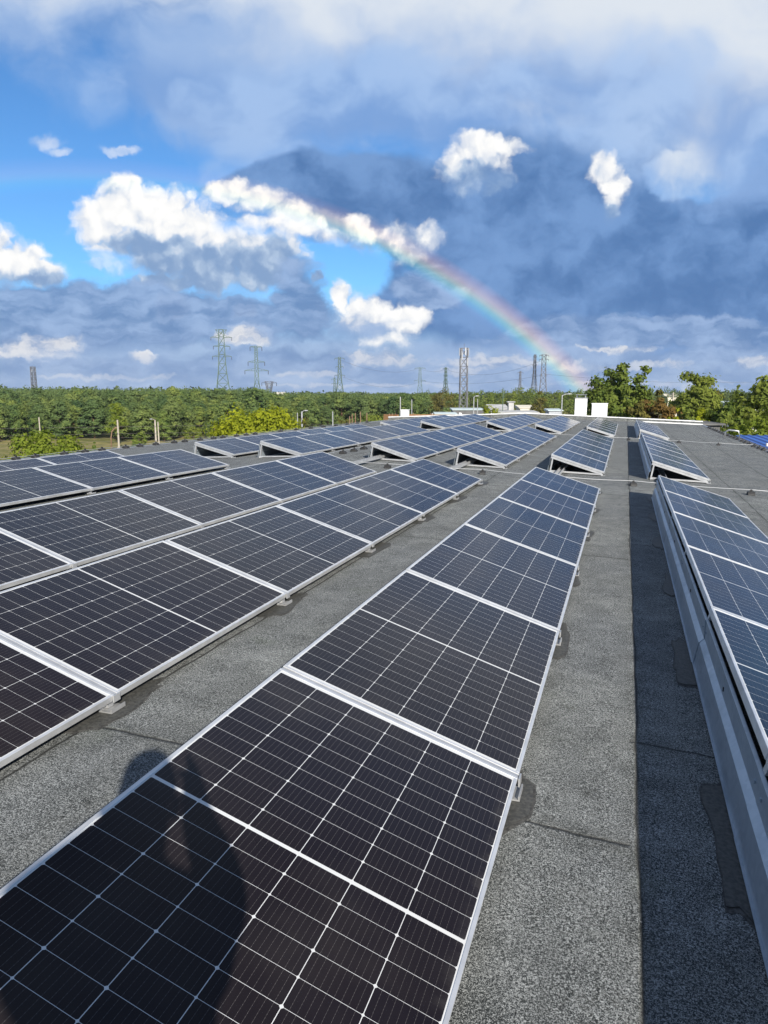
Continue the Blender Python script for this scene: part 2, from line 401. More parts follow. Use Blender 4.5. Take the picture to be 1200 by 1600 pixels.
def make_felt(name, patchy=False):
    m, t, b = mat(name, (0.1, 0.1, 0.1), 0.92, 0.0, 0.25)
    p = geo_pos(t); x, y, z = sepv(t, p)
    g1 = noise(t, p, 300.0, 2, 0.65)
    g2 = noise(t, p, 130.0, 3, 0.6)
    lo = noise(t, p, 0.55, 5, 0.6)
    md = noise(t, p, 5.5, 4, 0.6)
    g = (g1*0.62+g2*0.38 + (md-0.5)*0.10)
    base = ramp(t, g.smooth(0.31, 0.69), [(0.0, (0.009, 0.011, 0.012)), (0.36, (0.038, 0.043, 0.044)), (0.57, (0.182, 0.191, 0.189)), (1.0, (0.475, 0.492, 0.485))])
    tone = mixc(t, lo.smooth(0.3, 0.7), (0.89, 0.90, 0.92), (1.08, 1.08, 1.06))
    base = mixc(t, 1.0, base, tone, 'MULTIPLY')
    moss = (noise(t, p, 2.4, 5, 0.65)).smooth(0.58, 0.76)*0.20
    base = mixc(t, moss, base, (0.10, 0.125, 0.070))
    # roofing sheets: metre-wide lengths laid along the rows, cross joints staggered
    wob = (noise(t, p, 3.0, 3, 0.5)-0.5)*0.035 + (noise(t, p, 0.6, 2, 0.5)-0.5)*0.05
    east = (x + wob).gt(0.62)
    k = ((x + wob - 0.122)/1.15)*(1.0-east) + ((x + wob - 0.85)/0.95 + 7.0)*east
    kx = ((k+0.5).fract()-0.5).abs()*(1.15 - east*0.20)
    row = (k+0.02).floor()
    near = row.gt(-2.5)*row.lt(-0.5)
    sh_ = (row*0.617+0.3).fract()*4.53*(1.0-near) - near*2.39
    ky = (((y + wob*1.6 + sh_)/4.53 + 0.5).fract()-0.5).abs()*4.53
    seam = (1.0 - kx/0.010).max(0.0).max((1.0 - ky/0.013).max(0.0)).min(1.0)
    wet = (1.0 - kx/0.07).max((1.0 - ky/0.09)).max(0.0)*noise(t, p, 6.0, 3, 0.5).smooth(0.35, 0.65)
    base = mixc(t, wet*0.38, base, (0.05, 0.052, 0.045))
    base = mixc(t, seam*0.85, base, (0.014, 0.014, 0.013))
    pud = noise(t, vmath(t, 'ADD', p, (3.1, 7.7, 0)), 0.9, 6, 0.7)
    base = mixc(t, (1.0 - (pud-0.52).abs()/0.012).max(0.0)*0.30, base, (0.05, 0.05, 0.045))       # dried puddle edges
    base = mixc(t, pud.smooth(0.52, 0.56)*0.16, base, (0.07, 0.072, 0.068))
    scuff = noise(t, vmath(t, 'MULTIPLY', p, (1.0, 2.2, 1.0)), 1.7, 5, 0.7).smooth(0.66, 0.78)*0.25
    base = mixc(t, scuff, base, (0.32, 0.32, 0.30))
    setin(t, b, 'Base Color', base)
    h = g1*0.6+g2*0.4 - seam*2.2
    bump(t, b, h, 0.55, 0.004)
    return m

def make_alu(name, c=(0.70, 0.71, 0.72), rough=0.42, metal=0.75, streak=0.12):
    m, t, b = mat(name, c, rough, metal, 0.5)
    p = geo_pos(t)
    n = noise(t, vmath(t, 'MULTIPLY', p, (30, 4, 30)), 1.0, 4, 0.6)
    d = noise(t, p, 9.0, 4, 0.6)
    setin(t, b, 'Base Color', mixc(t, d.smooth(0.3, 0.75), c, tuple(x*0.78 for x in c)))
    setin(t, b, 'Roughness', n*streak*2 + (rough-streak))
    return m

def make_galv():
    m, t, b = mat('galvanised_sheet', (0.45, 0.47, 0.49), 0.38, 0.35, 0.5)
    p = geo_pos(t)
    vo = t.nodes.new('ShaderNodeTexVoronoi'); vo.inputs['Scale'].default_value = 38.0; t.links.new(p.k, vo.inputs['Vector'])
    sp = Sk(t, vo.outputs['Color']); sx, sy, sz = sepv(t, sp)
    st = noise(t, vmath(t, 'MULTIPLY', p, (3, 2.5, 9)), 1.0, 6, 0.65)
    col = mixc(t, sx*0.5, (0.36, 0.42, 0.48), (0.47, 0.53, 0.59))
    col = mixc(t, st.smooth(0.48, 0.72)*0.55, col, (0.19, 0.235, 0.28))
    setin(t, b, 'Base Color', col)
    setin(t, b, 'Roughness', sy*0.10 + st*0.25 + 0.22)
    return m

def make_leaf(name, ca, cb, cc, trans=0.35, tone=0.5, big=0.0):
    m = bpy.data.materials.new(name); m.use_nodes = True
    t = m.node_tree; t.nodes.clear(); out = t.nodes.new('ShaderNodeOutputMaterial')
    p = geo_pos(t)
    n = noise(t, p, 0.9, 3, 0.6); n2 = noise(t, p, 4.5, 2, 0.6)
    ri = obj_rand(t)
    col = mixc(t, (n*0.55+n2*0.45).smooth(0.33, 0.67), ca, cb)
    if big:                              # neighbouring trees differ in tone
        col = mixc(t, 1.0, col, mixc(t, noise(t, vmath(t, 'MULTIPLY', p, (1, 1, 0.15)), big, 1, 0.5).smooth(0.34, 0.66), (0.52, 0.64, 0.72), (1.28, 1.22, 0.95)), 'MULTIPLY')
    col = mixc(t, (ri*tone).min(1.0), col, cc)
    if big: col = mixc(t, 1.0, col, mixc(t, (ri*7.31).fract(), (0.70, 0.80, 0.85), (1.18, 1.14, 1.05)), 'MULTIPLY')
    d = t.nodes.new('ShaderNodeBsdfDiffuse'); t.links.new(col.k, d.inputs['Color'])
    tr = t.nodes.new('ShaderNodeBsdfTranslucent')
    tc = mixc(t, 1.0, col, (1.25, 1.35, 0.6), 'MULTIPLY'); t.links.new(tc.k, tr.inputs['Color'])
    mx = t.nodes.new('ShaderNodeMixShader'); mx.inputs[0].default_value = trans
    t.links.new(d.outputs[0], mx.inputs[1]); t.links.new(tr.outputs[0], mx.inputs[2])
    t.links.new(mx.outputs[0], out.inputs['Surface'])
    return m

M = {}
M['cells'] = make_cells()
M['felt'] = make_felt('roofing_felt')
M['frame'] = make_alu('anodised_aluminium', (0.74, 0.75, 0.76), 0.40, 0.55)
M['alu'] = make_alu('mill_aluminium', (0.58, 0.59, 0.60), 0.45, 0.60)
M['galv'] = make_galv()
M['backsheet'] = mat('backsheet', (0.16, 0.16, 0.165), 0.6)[0]
M['bitumen'] = noisy('fresh_bitumen', (0.034, 0.035, 0.034), (0.085, 0.085, 0.078), 70.0, 0.62, detail=6, spec=0.45, b_str=0.5, b_dist=0.004)
M['bitumen_rim'] = noisy('bitumen_rim', (0.10, 0.10, 0.095), (0.03, 0.03, 0.03), 60.0, 0.8)
M['white_metal'] = noisy('white_coated_metal', (0.78, 0.79, 0.80), (0.66, 0.67, 0.68), 2.0, 0.45)
M['white_render'] = noisy('white_render', (0.80, 0.80, 0.79), (0.70, 0.70, 0.69), 3.0, 0.85)
M['grey_metal'] = noisy('grey_sheet_metal', (0.34, 0.36, 0.39), (0.26, 0.28, 0.30), 4.0, 0.5, 0.4)
M['black_plastic'] = noisy('black_plastic', (0.018, 0.018, 0.019), (0.035, 0.035, 0.036), 30.0, 0.6)
M['wire'] = mat('aluminium_wire', (0.62, 0.63, 0.64), 0.45, 0.5)[0]
M['black'] = mat('dark_slot', (0.01, 0.01, 0.011), 0.8)[0]

# ------------------------------------------------------------------ the roof we stand on
RIDGE, ZR0, SR, SL = -5.75, -1.528, -0.0389, 0.036     # ridge line, roof height under the lens, slopes either side
X_R, X_L, Y_N, Y_F = 4.20, -14.6, -7.0, 44.5
def roof_z(x):
    zr = ZR0 + SR*RIDGE
    return CAMZ + (ZR0 + SR*x if x >= RIDGE else zr + SL*(x-RIDGE))

hall = thing('industrial_hall', (-5.2, 18.7, 0), 'flat grey felt roofed hall carrying the solar panels', 'building')
def local(o):                                # parts are modelled in world space under an Empty at the thing's base
    o.matrix_parent_inverse = Matrix.Translation(-o.parent.location); return o
mb = MB()
xs = [X_L, RIDGE, X_R]
for i in range(2):
    x0, x1 = xs[i], xs[i+1]
    z0, z1 = roof_z(x0), roof_z(x1)
    mb.add([(x0, Y_N, z0), (x1, Y_N, z1), (x1, Y_F, z1), (x0, Y_F, z0)], [(0, 1, 2, 3)])
roof = local(mb.build('roof', M['felt'], hall)); roof['label'] = 'grey mineral felt roof with dark joints between its sheets'
M['wall'] = noisy('rendered_wall', (0.52, 0.50, 0.46), (0.44, 0.42, 0.39), 1.5, 0.9)
mb = MB()
mb.box(X_L, X_L+0.3, Y_N, Y_F, 0, roof_z(X_L)-0.05); mb.box(X_R-0.3, X_R, Y_N, Y_F, 0, roof_z(X_R)-0.05)
for y0, y1 in ((Y_N, Y_N+0.3), (Y_F-0.3, Y_F)):
    mb.prism([(X_L+0.31, 0), (X_R-0.31, 0), (X_R-0.31, roof_z(X_R)-0.05), (RIDGE, roof_z(RIDGE)-0.05), (X_L+0.31, roof_z(X_L)-0.05)], y0, y1)
local(mb.build('wall', M['wall'], hall))
# dark eaves flashing on both long edges
mb = MB()
for x, s in ((X_R, 1), (X_L, -1)):
    z = roof_z(x); mb.box(min(x-0.10*s, x+0.035*s), max(x-0.10*s, x+0.035*s), Y_N, Y_F, z+0.003, z+0.022)
    mb.box(min(x+0.02*s, x+0.036*s), max(x+0.02*s, x+0.036*s), Y_N, Y_F, z-0.12, z+0.0025)
local(mb.build('eaves_flashing', M['grey_metal'], hall))
# low parapet across the far end with a white capping
PH = 0.17
mb = MB(); cap = MB()
def rz(x): return roof_z(x)
for x0, x1 in ((X_L, RIDGE), (RIDGE, 0.7), (0.7, X_R)):
    for k in range(6):
        a, b_ = x0+(x1-x0)*k/6, x0+(x1-x0)*(k+1)/6
        za, zb = rz(a), rz(b_)
        mb.add([(a, Y_F-0.28, za-0.02), (b_, Y_F-0.28, zb-0.02), (b_, Y_F+0.02, zb-0.02), (a, Y_F+0.02, za-0.02),
                (a, Y_F-0.28, za+PH), (b_, Y_F-0.28, zb+PH), (b_, Y_F+0.02, zb+PH), (a, Y_F+0.02, za+PH)],
               [(0, 1, 5, 4), (1, 2, 6, 5), (2, 3, 7, 6), (3, 0, 4, 7), (4, 5, 6, 7), (0, 3, 2, 1)])
        g = 0.006
        cap.add([(a+g, Y_F-0.33, za+PH+0.002), (b_-g, Y_F-0.33, zb+PH+0.002), (b_-g, Y_F+0.06, zb+PH+0.002), (a+g, Y_F+0.06, za+PH+0.002),
                 (a+g, Y_F-0.33, za+PH+0.055), (b_-g, Y_F-0.33, zb+PH+0.055), (b_-g, Y_F+0.06, zb+PH+0.055), (a+g, Y_F+0.06, za+PH+0.055)],
                [(0, 1, 5, 4), (1, 2, 6, 5), (2, 3, 7, 6), (3, 0, 4, 7), (4, 5, 6, 7), (0, 3, 2, 1)])
local(mb.build('parapet', M['felt'], hall)); local(cap.build('parapet_capping', M['white_metal'], hall))
mb = MB()
mb.add([(0.95, Y_F-0.34, rz(0.95)+0.004), (X_R, Y_F-0.34, rz(X_R)+0.004), (X_R, Y_F-0.29, rz(X_R)+0.004), (0.95, Y_F-0.29, rz(0.95)+0.004),
        (0.95, Y_F-0.34, rz(0.95)+0.062), (X_R, Y_F-0.34, rz(X_R)+0.062), (X_R, Y_F-0.29, rz(X_R)+0.062), (0.95, Y_F-0.29, rz(0.95)+0.062)],
       [(0, 1, 5, 4), (1, 2, 6, 5), (2, 3, 7, 6), (3, 0, 4, 7), (4, 5, 6, 7), (0, 3, 2, 1)])
local(mb.build('base_flashing', M['white_metal'], hall))

def patch(x, y, w, l, seed):
    """hand-torched bitumen patch under a bracket foot, with a paler smeared rim"""
    r = random.Random(seed); n = 26
    pts = []
    for k in range(n):
        a = 2*math.pi*k/n; c, s_ = math.cos(a), math.sin(a)
        e = 0.80
        rx = w*abs(c)**e*(1 if c > 0 else -1); ry = l*abs(s_)**e*(1 if s_ > 0 else -1)
        j = 1+0.26*(r.random()-0.5)
        pts.append((x+rx*j+0.02*math.sin(a*3+seed), y+ry*j))
    mb = MB()
    for kz, sc, mi in ((0.0025, 1.0, 1), (0.0055, 0.93, 0)):
        b = [(x+(px-x)*sc, y+(py-y)*(sc+0.03), 0) for px, py in pts]
        b = [(px, py, roof_z(px)+kz) for px, py, _ in b]
        mb.add(b, [tuple(range(n))], mi)
    o = mb.build('bitumen_patch', [M['bitumen'], M['bitumen_rim']], roof)
    return o

# ------------------------------------------------------------------ solar panels
def make_panel():
    root = link('solar_panel', None)
    f = MB(); lip = 0.013
    f.box(-PW, 0, 0, lip, -PT, 0); f.box(-PW, 0, PL-lip, PL, -PT, 0)
    f.box(-lip, 0, lip+0.0005, PL-lip-0.0005, -PT, 0); f.box(-PW, -PW+lip, lip+0.0005, PL-lip-0.0005, -PT, 0)
    f.build('frame', M['frame'], root, bevel=0.0012)
    g = MB(); g.add([(-PW+lip, lip, -0.0022), (-lip, lip, -0.0022), (-lip, PL-lip, -0.0022), (-PW+lip, PL-lip, -0.0022)], [(0, 1, 2, 3)])
    g.add([(-PW+lip, lip, -0.0062), (-lip, lip, -0.0062), (-lip, PL-lip, -0.0062), (-PW+lip, PL-lip, -0.0062)], [(3, 2, 1, 0)], 1)
    me = bpy.data.meshes.new('cell_glass'); me.from_pydata(g.v, [], g.f); me.materials.append(M['cells']); me.materials.append(M['backsheet'])
    me.polygons.foreach_set('material_index', g.m)
    link('cell_glass', me, root)
    return root
panel0 = make_panel()
panel_used = []
def place_panel(x, y, z, tilt, label, group):
    o = panel0 if not panel_used else copy_tree(panel0)
    panel_used.append(o)
    # tiny fitting differences between neighbouring modules
    o.location = (x, y, z); o.rotation_euler = (random.uniform(-.0012, .0012), tilt+random.uniform(-.002, .002), random.uniform(-.0006, .0006))
    tag(o, label, 'solar panel', group)

GAP = PITCH_Y-PL
TOP = 0.085                                 # low edge of the glass above the roof
def make_bracket_meshes(slope, tilt):
    """one triangular bracket, origin at the low edge of the glass, y at the joint between modules"""
    def P(u, n): return Vector((-u*math.cos(tilt)+n*math.sin(tilt), 0, u*math.sin(tilt)+n*math.cos(tilt)))
    def rz_(x): return -TOP + slope*x      # roof under the bracket, relative
    tb = MB()
    a, b = P(0.035, -PT-0.021), P(PW-0.012, -PT-0.021); up = P(0, 1)-P(0, 0)
    tb.bar(a, b, 0.042, 0.038, up=up)
    tb.bar(P(0.002, -0.017), P(PW-0.002, -0.017), 0.0165, 0.030, up=up)     # spline closing the joint
    out = {'top_bar': tb}
    hi = P(PW-0.02, -PT-0.045); xf = -PW*math.cos(tilt)-0.070
    rl = MB(); rl.bar((hi.x+0.035, 0, hi.z+0.015), (xf+0.060, 0, rz_(xf)+0.048), 0.040, 0.026, up=(1, 0, 0)); out['rear_leg'] = rl
    bb = MB(); bb.bar((xf+0.045, 0, rz_(xf)+0.030), (-0.030, 0, rz_(-0.030)+0.030), 0.036, 0.028); out['base_bar'] = bb
    for nm, x in (('foot', -0.030), ('rear_foot', xf+0.075)):
        ft = MB(); z_ = rz_(x)                                              # a small U-shaped shoe, one folded piece
        prof = [(x-0.030, 0.0065), (x+0.042, 0.0065), (x+0.042, 0.026), (x+0.036, 0.026), (x+0.036, 0.0125), (x-0.024, 0.0125), (x-0.024, 0.022), (x-0.030, 0.022)]
        ft.prism([(px_, z_+pz_) for px_, pz_ in prof], -0.048, 0.048); out[nm] = ft
    cl = MB(); cl.box(0.0015, 0.008, -0.022, 0.022, -0.034, -0.001); out['end_clamp'] = cl
    return out, xf
def deflector_profile(tilt, slope):
    hx, hz = -PW*math.cos(tilt), PW*math.sin(tilt)
    xf = hx-0.070
    g = -TOP+slope*xf
    return [(xf-0.012, g+0.012), (xf-0.002, g+0.010), (xf+0.020, g+0.135), (xf+0.046, g+0.160), (hx-0.024, hz-0.080), (hx-0.010, hz-0.078)]

ROWS = {}
def build_row(block, rowdesc, xlow, y0, n, near_first, deflect, detail, side):
    slope = SR if side == 'R' else SL
    tilt = 0.303 if side == 'R' else 0.248
    z = roof_z(xlow) + TOP
    for k in range(n):
        i = near_first+k
        lab = f'dark solar panel, {ORD[i]} from the near end, {rowdesc}, {block} block' if n > 1 else ''
        place_panel(xlow, y0+k*PITCH_Y+GAP/2, z, tilt, lab, f'solar panels of the {block} block')
    mf = thing('mounting_frame', (xlow, y0, roof_z(xlow)), f'aluminium brackets and wind sheets under the {rowdesc}, {block} block', 'mounting frame', 'mounting frames under the panel rows')
    shp, xf = make_bracket_meshes(slope, tilt)
    first = None
    for k in range(n+1):
        if first is None:
            br = None
            made = {}
            for nm in ('base_bar',):
                br = shp[nm].build('bracket', M['alu'], mf)
            for nm in ('top_bar', 'rear_leg', 'foot', 'rear_foot', 'end_clamp'):
                shp[nm].build('foot' if nm == 'rear_foot' else nm, M['alu'], br)
            first = br
        else:
            br = copy_tree(first, mf)
        br.location = (0, k*PITCH_Y, TOP)
    prof = deflector_profile(tilt, slope)
    pr0 = None
    for k in range(n):
        if pr0 is None:
            mb = MB(); th = 0.0022; L = PITCH_Y+0.03
            out = prof; inn = [(x+th, zz-0.0004) for x, zz in prof]
            for j in range(len(prof)-1):
                (xa, za), (xb, zb) = out[j], out[j+1]; (xc, zc), (xd, zd) = inn[j+1], inn[j]
                vs = [(xa, 0, za), (xb, 0, zb), (xb, L, zb), (xa, L, za), (xd, 0, zd), (xc, 0, zc), (xc, L, zc), (xd, L, zd)]
                mb.add(vs, [(0, 1, 2, 3), (7, 6, 5, 4), (0, 3, 7, 4), (1, 5, 6, 2), (0, 4, 5, 1), (3, 2, 6, 7)])
            if detail:
                (xa, za), (xb, zb) = prof[3], prof[4]
                d = Vector((xb-xa, 0, zb-za))
                for yy in (0.93,):           # small punched slots and rivets
                    c = Vector((xa, yy, za)) + d*0.35
                    mb.box(c.x-0.0045, c.x-0.0005, yy-0.004, yy+0.004, c.z-0.010, c.z+0.010, 1)
                for yy in (0.06, PITCH_Y-0.06):
                    for f_ in (0.5,):
                        c = Vector((xa, yy, za)) + d*f_
                        mb.box(c.x-0.006, c.x-0.0008, yy-0.006, yy+0.006, c.z-0.006, c.z+0.006, 0)
            o = mb.build('wind_deflector', [M['galv'], M['black']], mf)
            pr0 = o
        else:
            o = pr0.copy(); COL.objects.link(o); o.parent = mf
        o.location = (-0.0012*(k % 2), k*PITCH_Y-0.015, TOP); o.rotation_euler = (0, 0, random.uniform(-.0016, .0016))
    return mf

X_ROWS = [('rightmost row', 1.512, 'R'), ('second row from right', -0.313, 'R'), ('third row from right', -2.160, 'R'), ('fourth row from right', -3.985, 'R'),
          ('fifth row from right', -6.86, 'L'), ('leftmost row', -8.53, 'L')]
Y_A, Y_B, Y_C = 2.535-PITCH_Y, 13.95, 26.95
frames = {}
for (rd, x, side) in X_ROWS:
    back = 1 if rd in ('rightmost row', 'second row from right') else 0
    frames['A', rd] = build_row('near', rd, x, Y_A - back*PITCH_Y, 6+back, 1, True, rd == 'rightmost row', side)
    xb = x if side == 'R' else x+0.30
    frames['B', rd] = build_row('middle', rd, xb, Y_B, 6, 1, True, False, side)
    frames['C', rd] = build_row('far', rd, xb, Y_C, 6, 1, True, False, side)
# rails that tie one block to the next
def rail(block, rd, u, y0, y1):
    mf = frames[block, rd]; tilt = 0.303; slope = SR
    x = -PW*math.cos(tilt)*u; g = slope*x
    mb = MB(); mb.box(x-0.045, x+0.045, y0-mf.location.y, y1-mf.location.y, g+0.050, g+0.058)
    for s in (-1, 1): mb.box(x+s*0.045-(0.004 if s > 0 else 0), x+s*0.045+(0.004 if s < 0 else 0), y0-mf.location.y, y1-mf.location.y, g+0.0585, g+0.105)
    for yy in (y0+0.25, y1-0.9): mb.box(x-0.06, x+0.06, yy-mf.location.y-0.06, yy-mf.location.y+0.06, g+0.006, g+0.0495)
    mb.build('connecting_rail', M['alu'], mf)
for rd in [r[0] for r in X_ROWS[:4]]:
    rail('B', rd, 0.80, 11.25, 15.2)
    rail('C', rd, 0.80, 24.4, 28.0)

# bitumen patches where feet meet the roof (the ones that show)
sd_ = 0
for xl, y_first, n in ((-0.313, Y_A, 7), (-2.160, Y_A, 7), (-3.985, Y_A, 7)):
    for k in range(n):
        sd_ += 1
        o = patch(xl-(0.085 if xl > -1 else 0.065), y_first+k*PITCH_Y+random.uniform(-.03, .10), 0.135+random.uniform(-.02, .015), 0.34+random.uniform(-.05, .05), sd_)
for k in range(7):
    sd_ += 1
    patch(0.435, Y_A+k*PITCH_Y+random.uniform(-.05, .05), 0.085+random.uniform(-.02, .03), 0.36+random.uniform(-.06, .06), sd_)
for ch in roof.children: ch.matrix_parent_inverse = Matrix.Identity(4)

# ------------------------------------------------------------------ lightning protection: wires on little feet
def hdir(px):
    d = ray(px, 617); d = Vector((d.x, d.y, 0)); d.normalize(); return d
def spot(px, dist, z=0.0):
    d = hdir(px)*dist; return Vector((d.x, d.y, z))
def zat(px, py, dist):                        # world height seen at that picture height, at that distance
    r = ray(px, py); return CAMZ + r.z/math.hypot(r.x, r.y)*dist

def make_holder():
    root = link('conductor_holder', None)
    b = MB()
    b.prism([(-0.075, 0), (0.075, 0), (0.066, 0.028), (0.040, 0.058), (-0.040, 0.058), (-0.066, 0.028)], -0.055, 0.055)
    b.build('base', M['black_plastic'], root, bevel=0.006)
    c = MB(); c.box(-0.012, 0.012, -0.020, 0.020, 0.0585, 0.084); c.box(-0.020, 0.020, -0.012, 0.012, 0.0845, 0.090)
    c.build('clip', M['black_plastic'], root)
    return root
holder0 = make_holder(); holders = []
def holder(x, y, label, rot=0.0, sc=1.0):
    o = holder0 if not holders else copy_tree(holder0)
    holders.append(o)
    o.location = (x, y, roof_z(x)+0.001); o.rotation_euler = (0, 0, rot+random.uniform(-.15, .15)); o.scale = (sc, sc, sc)
    tag(o, label, 'wire holder', 'black feet holding the lightning wires')
def wire(name_label, pts):
    mb = MB(); P = []
    for i in range(len(pts)-1):
        a, b = Vector(pts[i]), Vector(pts[i+1])
        for k in range(8):
            s = k/8; q = a.lerp(b, s); q.z -= 0.016*math.sin(math.pi*s); P.append(q)
    P.append(Vector(pts[-1]))
    mb.tube(P, 0.0045, 6)
    tag(mb.build('lightning_wire', M['wire']), name_label, 'wire')
HZ = 0.088
def cross_wire(y, xs, what):
    wire(f'thin aluminium lightning wire crossing the roof {what}', [(x, y+0.10*math.sin(x*1.7), roof_z(x)+HZ) for x in xs])
    for i, x in enumerate(xs):
        holder(x, y+0.10*math.sin(x*1.7), f'black wire foot, {ORD[i+1]} from the right edge, {what}', math.pi/2)
cross_wire(12.75, [4.0, 2.0, 0.19, -1.1, -2.42, -4.2, -5.6], 'in the gap before the middle block')
cross_wire(25.75, [4.0, 2.95, 1.75, 0.15, -1.1, -2.6, -4.2, -5.6], 'in the gap before the far block')
ys = [14.9, 15.6, 16.27, 17.0, 17.75, 18.5, 19.3, 20.1, 21.0]
wire('thin aluminium lightning wire running along the roof ridge', [(-6.0, y, roof_z(-6.0)+HZ) for y in [12.75]+ys])
for i, y in enumerate(ys): holder(-6.0, y, f'black wire foot on the roof ridge, {ORD[i+1]} from the near end', 0, 1.1)
ys = [13.0+0.83*k+0.12*math.sin(k*2.3) for k in range(17)] + [28.5+1.6*k for k in range(8)]
wire('thin lightning wire along the left roof edge', [(X_L+0.16, y, roof_z(X_L+0.16)+HZ) for y in ys])
for i, y in enumerate(ys): holder(X_L+0.16, y, f'black wire foot on the left roof edge, number {i+1} from the near end' if i > 19 else f'black wire foot on the left roof edge, {ORD[i+1]} from the near end', 0, 1.35)
ys = [23.4+0.92*k+0.1*math.sin(k*1.9) for k in range(19)]
wire('thin lightning wire along the right roof edge', [(X_R-0.10, y, roof_z(X_R-0.10)+HZ) for y in ys])
for i, y in enumerate(ys): holder(X_R-0.10, y, f'black wire foot on the right roof edge, {ORD[i+1]} from the near end', 0, 1.25)
# little bent conduit at the right edge
mb = MB(); yb = 31.6
pts = [(X_R-0.35, yb+0.1, roof_z(X_R)), (X_R-0.35, yb+0.08, roof_z(X_R)+0.20), (X_R-0.22, yb+0.02, roof_z(X_R)+0.30), (X_R+0.12, yb-0.15, roof_z(X_R)+0.27), (X_R+0.16, yb-0.2, roof_z(X_R)-0.02)]
mb.tube(pts, 0.035, 8)
tag(mb.build('conduit', M['alu'], None, smooth=True), 'short bent grey pipe on the right roof edge among wire feet', 'pipe')

# ------------------------------------------------------------------ chimneys at the far end
def chimney(x0, x1, y0, dep, ztop, label, cowl):
    c = thing('chimney', ((x0+x1)/2, y0+dep/2, 0), label, 'chimney')
    mb = MB(); w = (x1-x0)/2
    mb.box(-w, w, -dep/2, dep/2, 0, ztop); s = mb.build('stack', M['white_render'], c, bevel=0.012)
    mb = MB(); mb.box(-w-0.03, w+0.03, -dep/2-0.03, dep/2+0.03, ztop+0.003, ztop+0.045)
    mb.build('cap_plate', M['white_render' if not cowl else 'grey_metal'], c, bevel=0.006)
    if cowl:
        mb = MB()
        for sx in (-1, 1):
            for sy in (-1, 1): mb.box(sx*w*0.72-0.02, sx*w*0.72+0.02, sy*dep*0.34-0.02, sy*dep*0.34+0.02, ztop+0.046, ztop+0.20)
        mb.box(-w*0.9, w*0.9, -dep*0.44, dep*0.44, ztop+0.201, ztop+0.235)
        mb.build('cowl', M['grey_metal'], c)
        mb = MB(); mb.box(-w-0.008, -w-0.004, -dep/2+0.06, dep/2-0.06, 5, ztop-0.05); mb.build('shaded_side', M['grey_metal'], c)  # grey sheet that paints the shade on the stack's left face
yc = Y_F+0.12
k = yc/50
chimney(-3.26*k, -2.50*k, yc, 0.85, CAMZ-0.235*k, 'taller white chimney with a metal cowl at the far roof edge', True)
chimney(-2.15*k, -1.16*k, yc, 0.70, CAMZ-0.60*k, 'shorter white chimney beside the leafy tree at the far edge', False)
def on_y(px, py, y): r = ray(px, py); return r*(y/r.y)
a, b = on_y(626.5, 641, yc), on_y(636.5, 641, yc)
chimney(a.x, b.x, yc, 0.45, CAMZ+a.z, 'small white vent stack at the left of the far parapet', False)

# ------------------------------------------------------------------ ground
m, t, b = mat('dry_meadow', (0.2, 0.18, 0.08), 0.95, 0, 0.1)
p = geo_pos(t)
n1, n2, n3 = noise(t, p, 0.035, 5, 0.6), noise(t, p, 0.4, 5, 0.65), noise(t, p, 5.0, 3, 0.6)
c = ramp(t, (n1*0.5+n2*0.5).smooth(0.32, 0.68), [(0.0, (0.085, 0.105, 0.030)), (0.4, (0.20, 0.185, 0.065)), (0.7, (0.33, 0.27, 0.115)), (1.0, (0.36, 0.27, 0.14))])
c = mixc(t, n3.smooth(0.4, 0.7)*0.5, c, (0.11, 0.12, 0.04))
setin(t, b, 'Base Color', c); M['meadow'] = m
mb = MB(); S = 9000
mb.add([(-S, -S, 0), (S, -S, 0), (S, S, 0), (-S, S, 0)], [(0, 1, 2, 3)])
tag(mb.build('ground', M['meadow']), 'dry grass meadow between the hall and the pine plantation', None, None, 'structure')
M['yard'] = noisy('concrete_yard', (0.22, 0.22, 0.21), (0.30, 0.29, 0.27), 0.5, 0.9)
mb = MB(); mb.add([(-60, 46, 0.004), (60, 46, 0.004), (60, 190, 0.004), (-75, 190, 0.004)], [(0, 1, 2, 3)])
tag(mb.build('yard_paving', M['yard']), 'pale concrete yard behind the hall', None, None, 'structure')

# ------------------------------------------------------------------ vegetation
M['bark'] = noisy('bark', (0.075, 0.055, 0.040), (0.13, 0.095, 0.065), 6.0, 0.95)
M['pine_bark'] = noisy('pine_bark', (0.12, 0.075, 0.05), (0.20, 0.115, 0.07), 3.0, 0.95)
M['pine'] = make_leaf('pine_needles', (0.064, 0.110, 0.038), (0.215, 0.252, 0.078), (0.130, 0.170, 0.068), 0.20, 0.6, 0.26)
M['leaf_mid'] = make_leaf('green_leaves', (0.105, 0.145, 0.028), (0.240, 0.270, 0.048), (0.14, 0.17, 0.038), 0.32)
M['leaf_dark'] = make_leaf('dark_leaves', (0.066, 0.108, 0.028), (0.195, 0.230, 0.046), (0.110, 0.150, 0.032), 0.30)
M['leaf_yellow'] = make_leaf('yellow_green_leaves', (0.165, 0.200, 0.018), (0.345, 0.365, 0.028), (0.24, 0.27, 0.020), 0.38)
M['leaf_lime'] = make_leaf('lime_leaves', (0.095, 0.145, 0.022), (0.23, 0.27, 0.038), (0.15, 0.19, 0.03), 0.38)
M['leaf_rust'] = make_leaf('rusty_leaves', (0.115, 0.075, 0.030), (0.20, 0.125, 0.045), (0.14, 0.10, 0.03), 0.28)
M['leaf_olive'] = make_leaf('olive_leaves', (0.095, 0.095, 0.030), (0.18, 0.155, 0.045), (0.12, 0.12, 0.03), 0.30)
M['leaf_far'] = make_leaf('far_leaves', (0.070, 0.105, 0.045), (0.140, 0.175, 0.062), (0.09, 0.125, 0.055), 0.2)

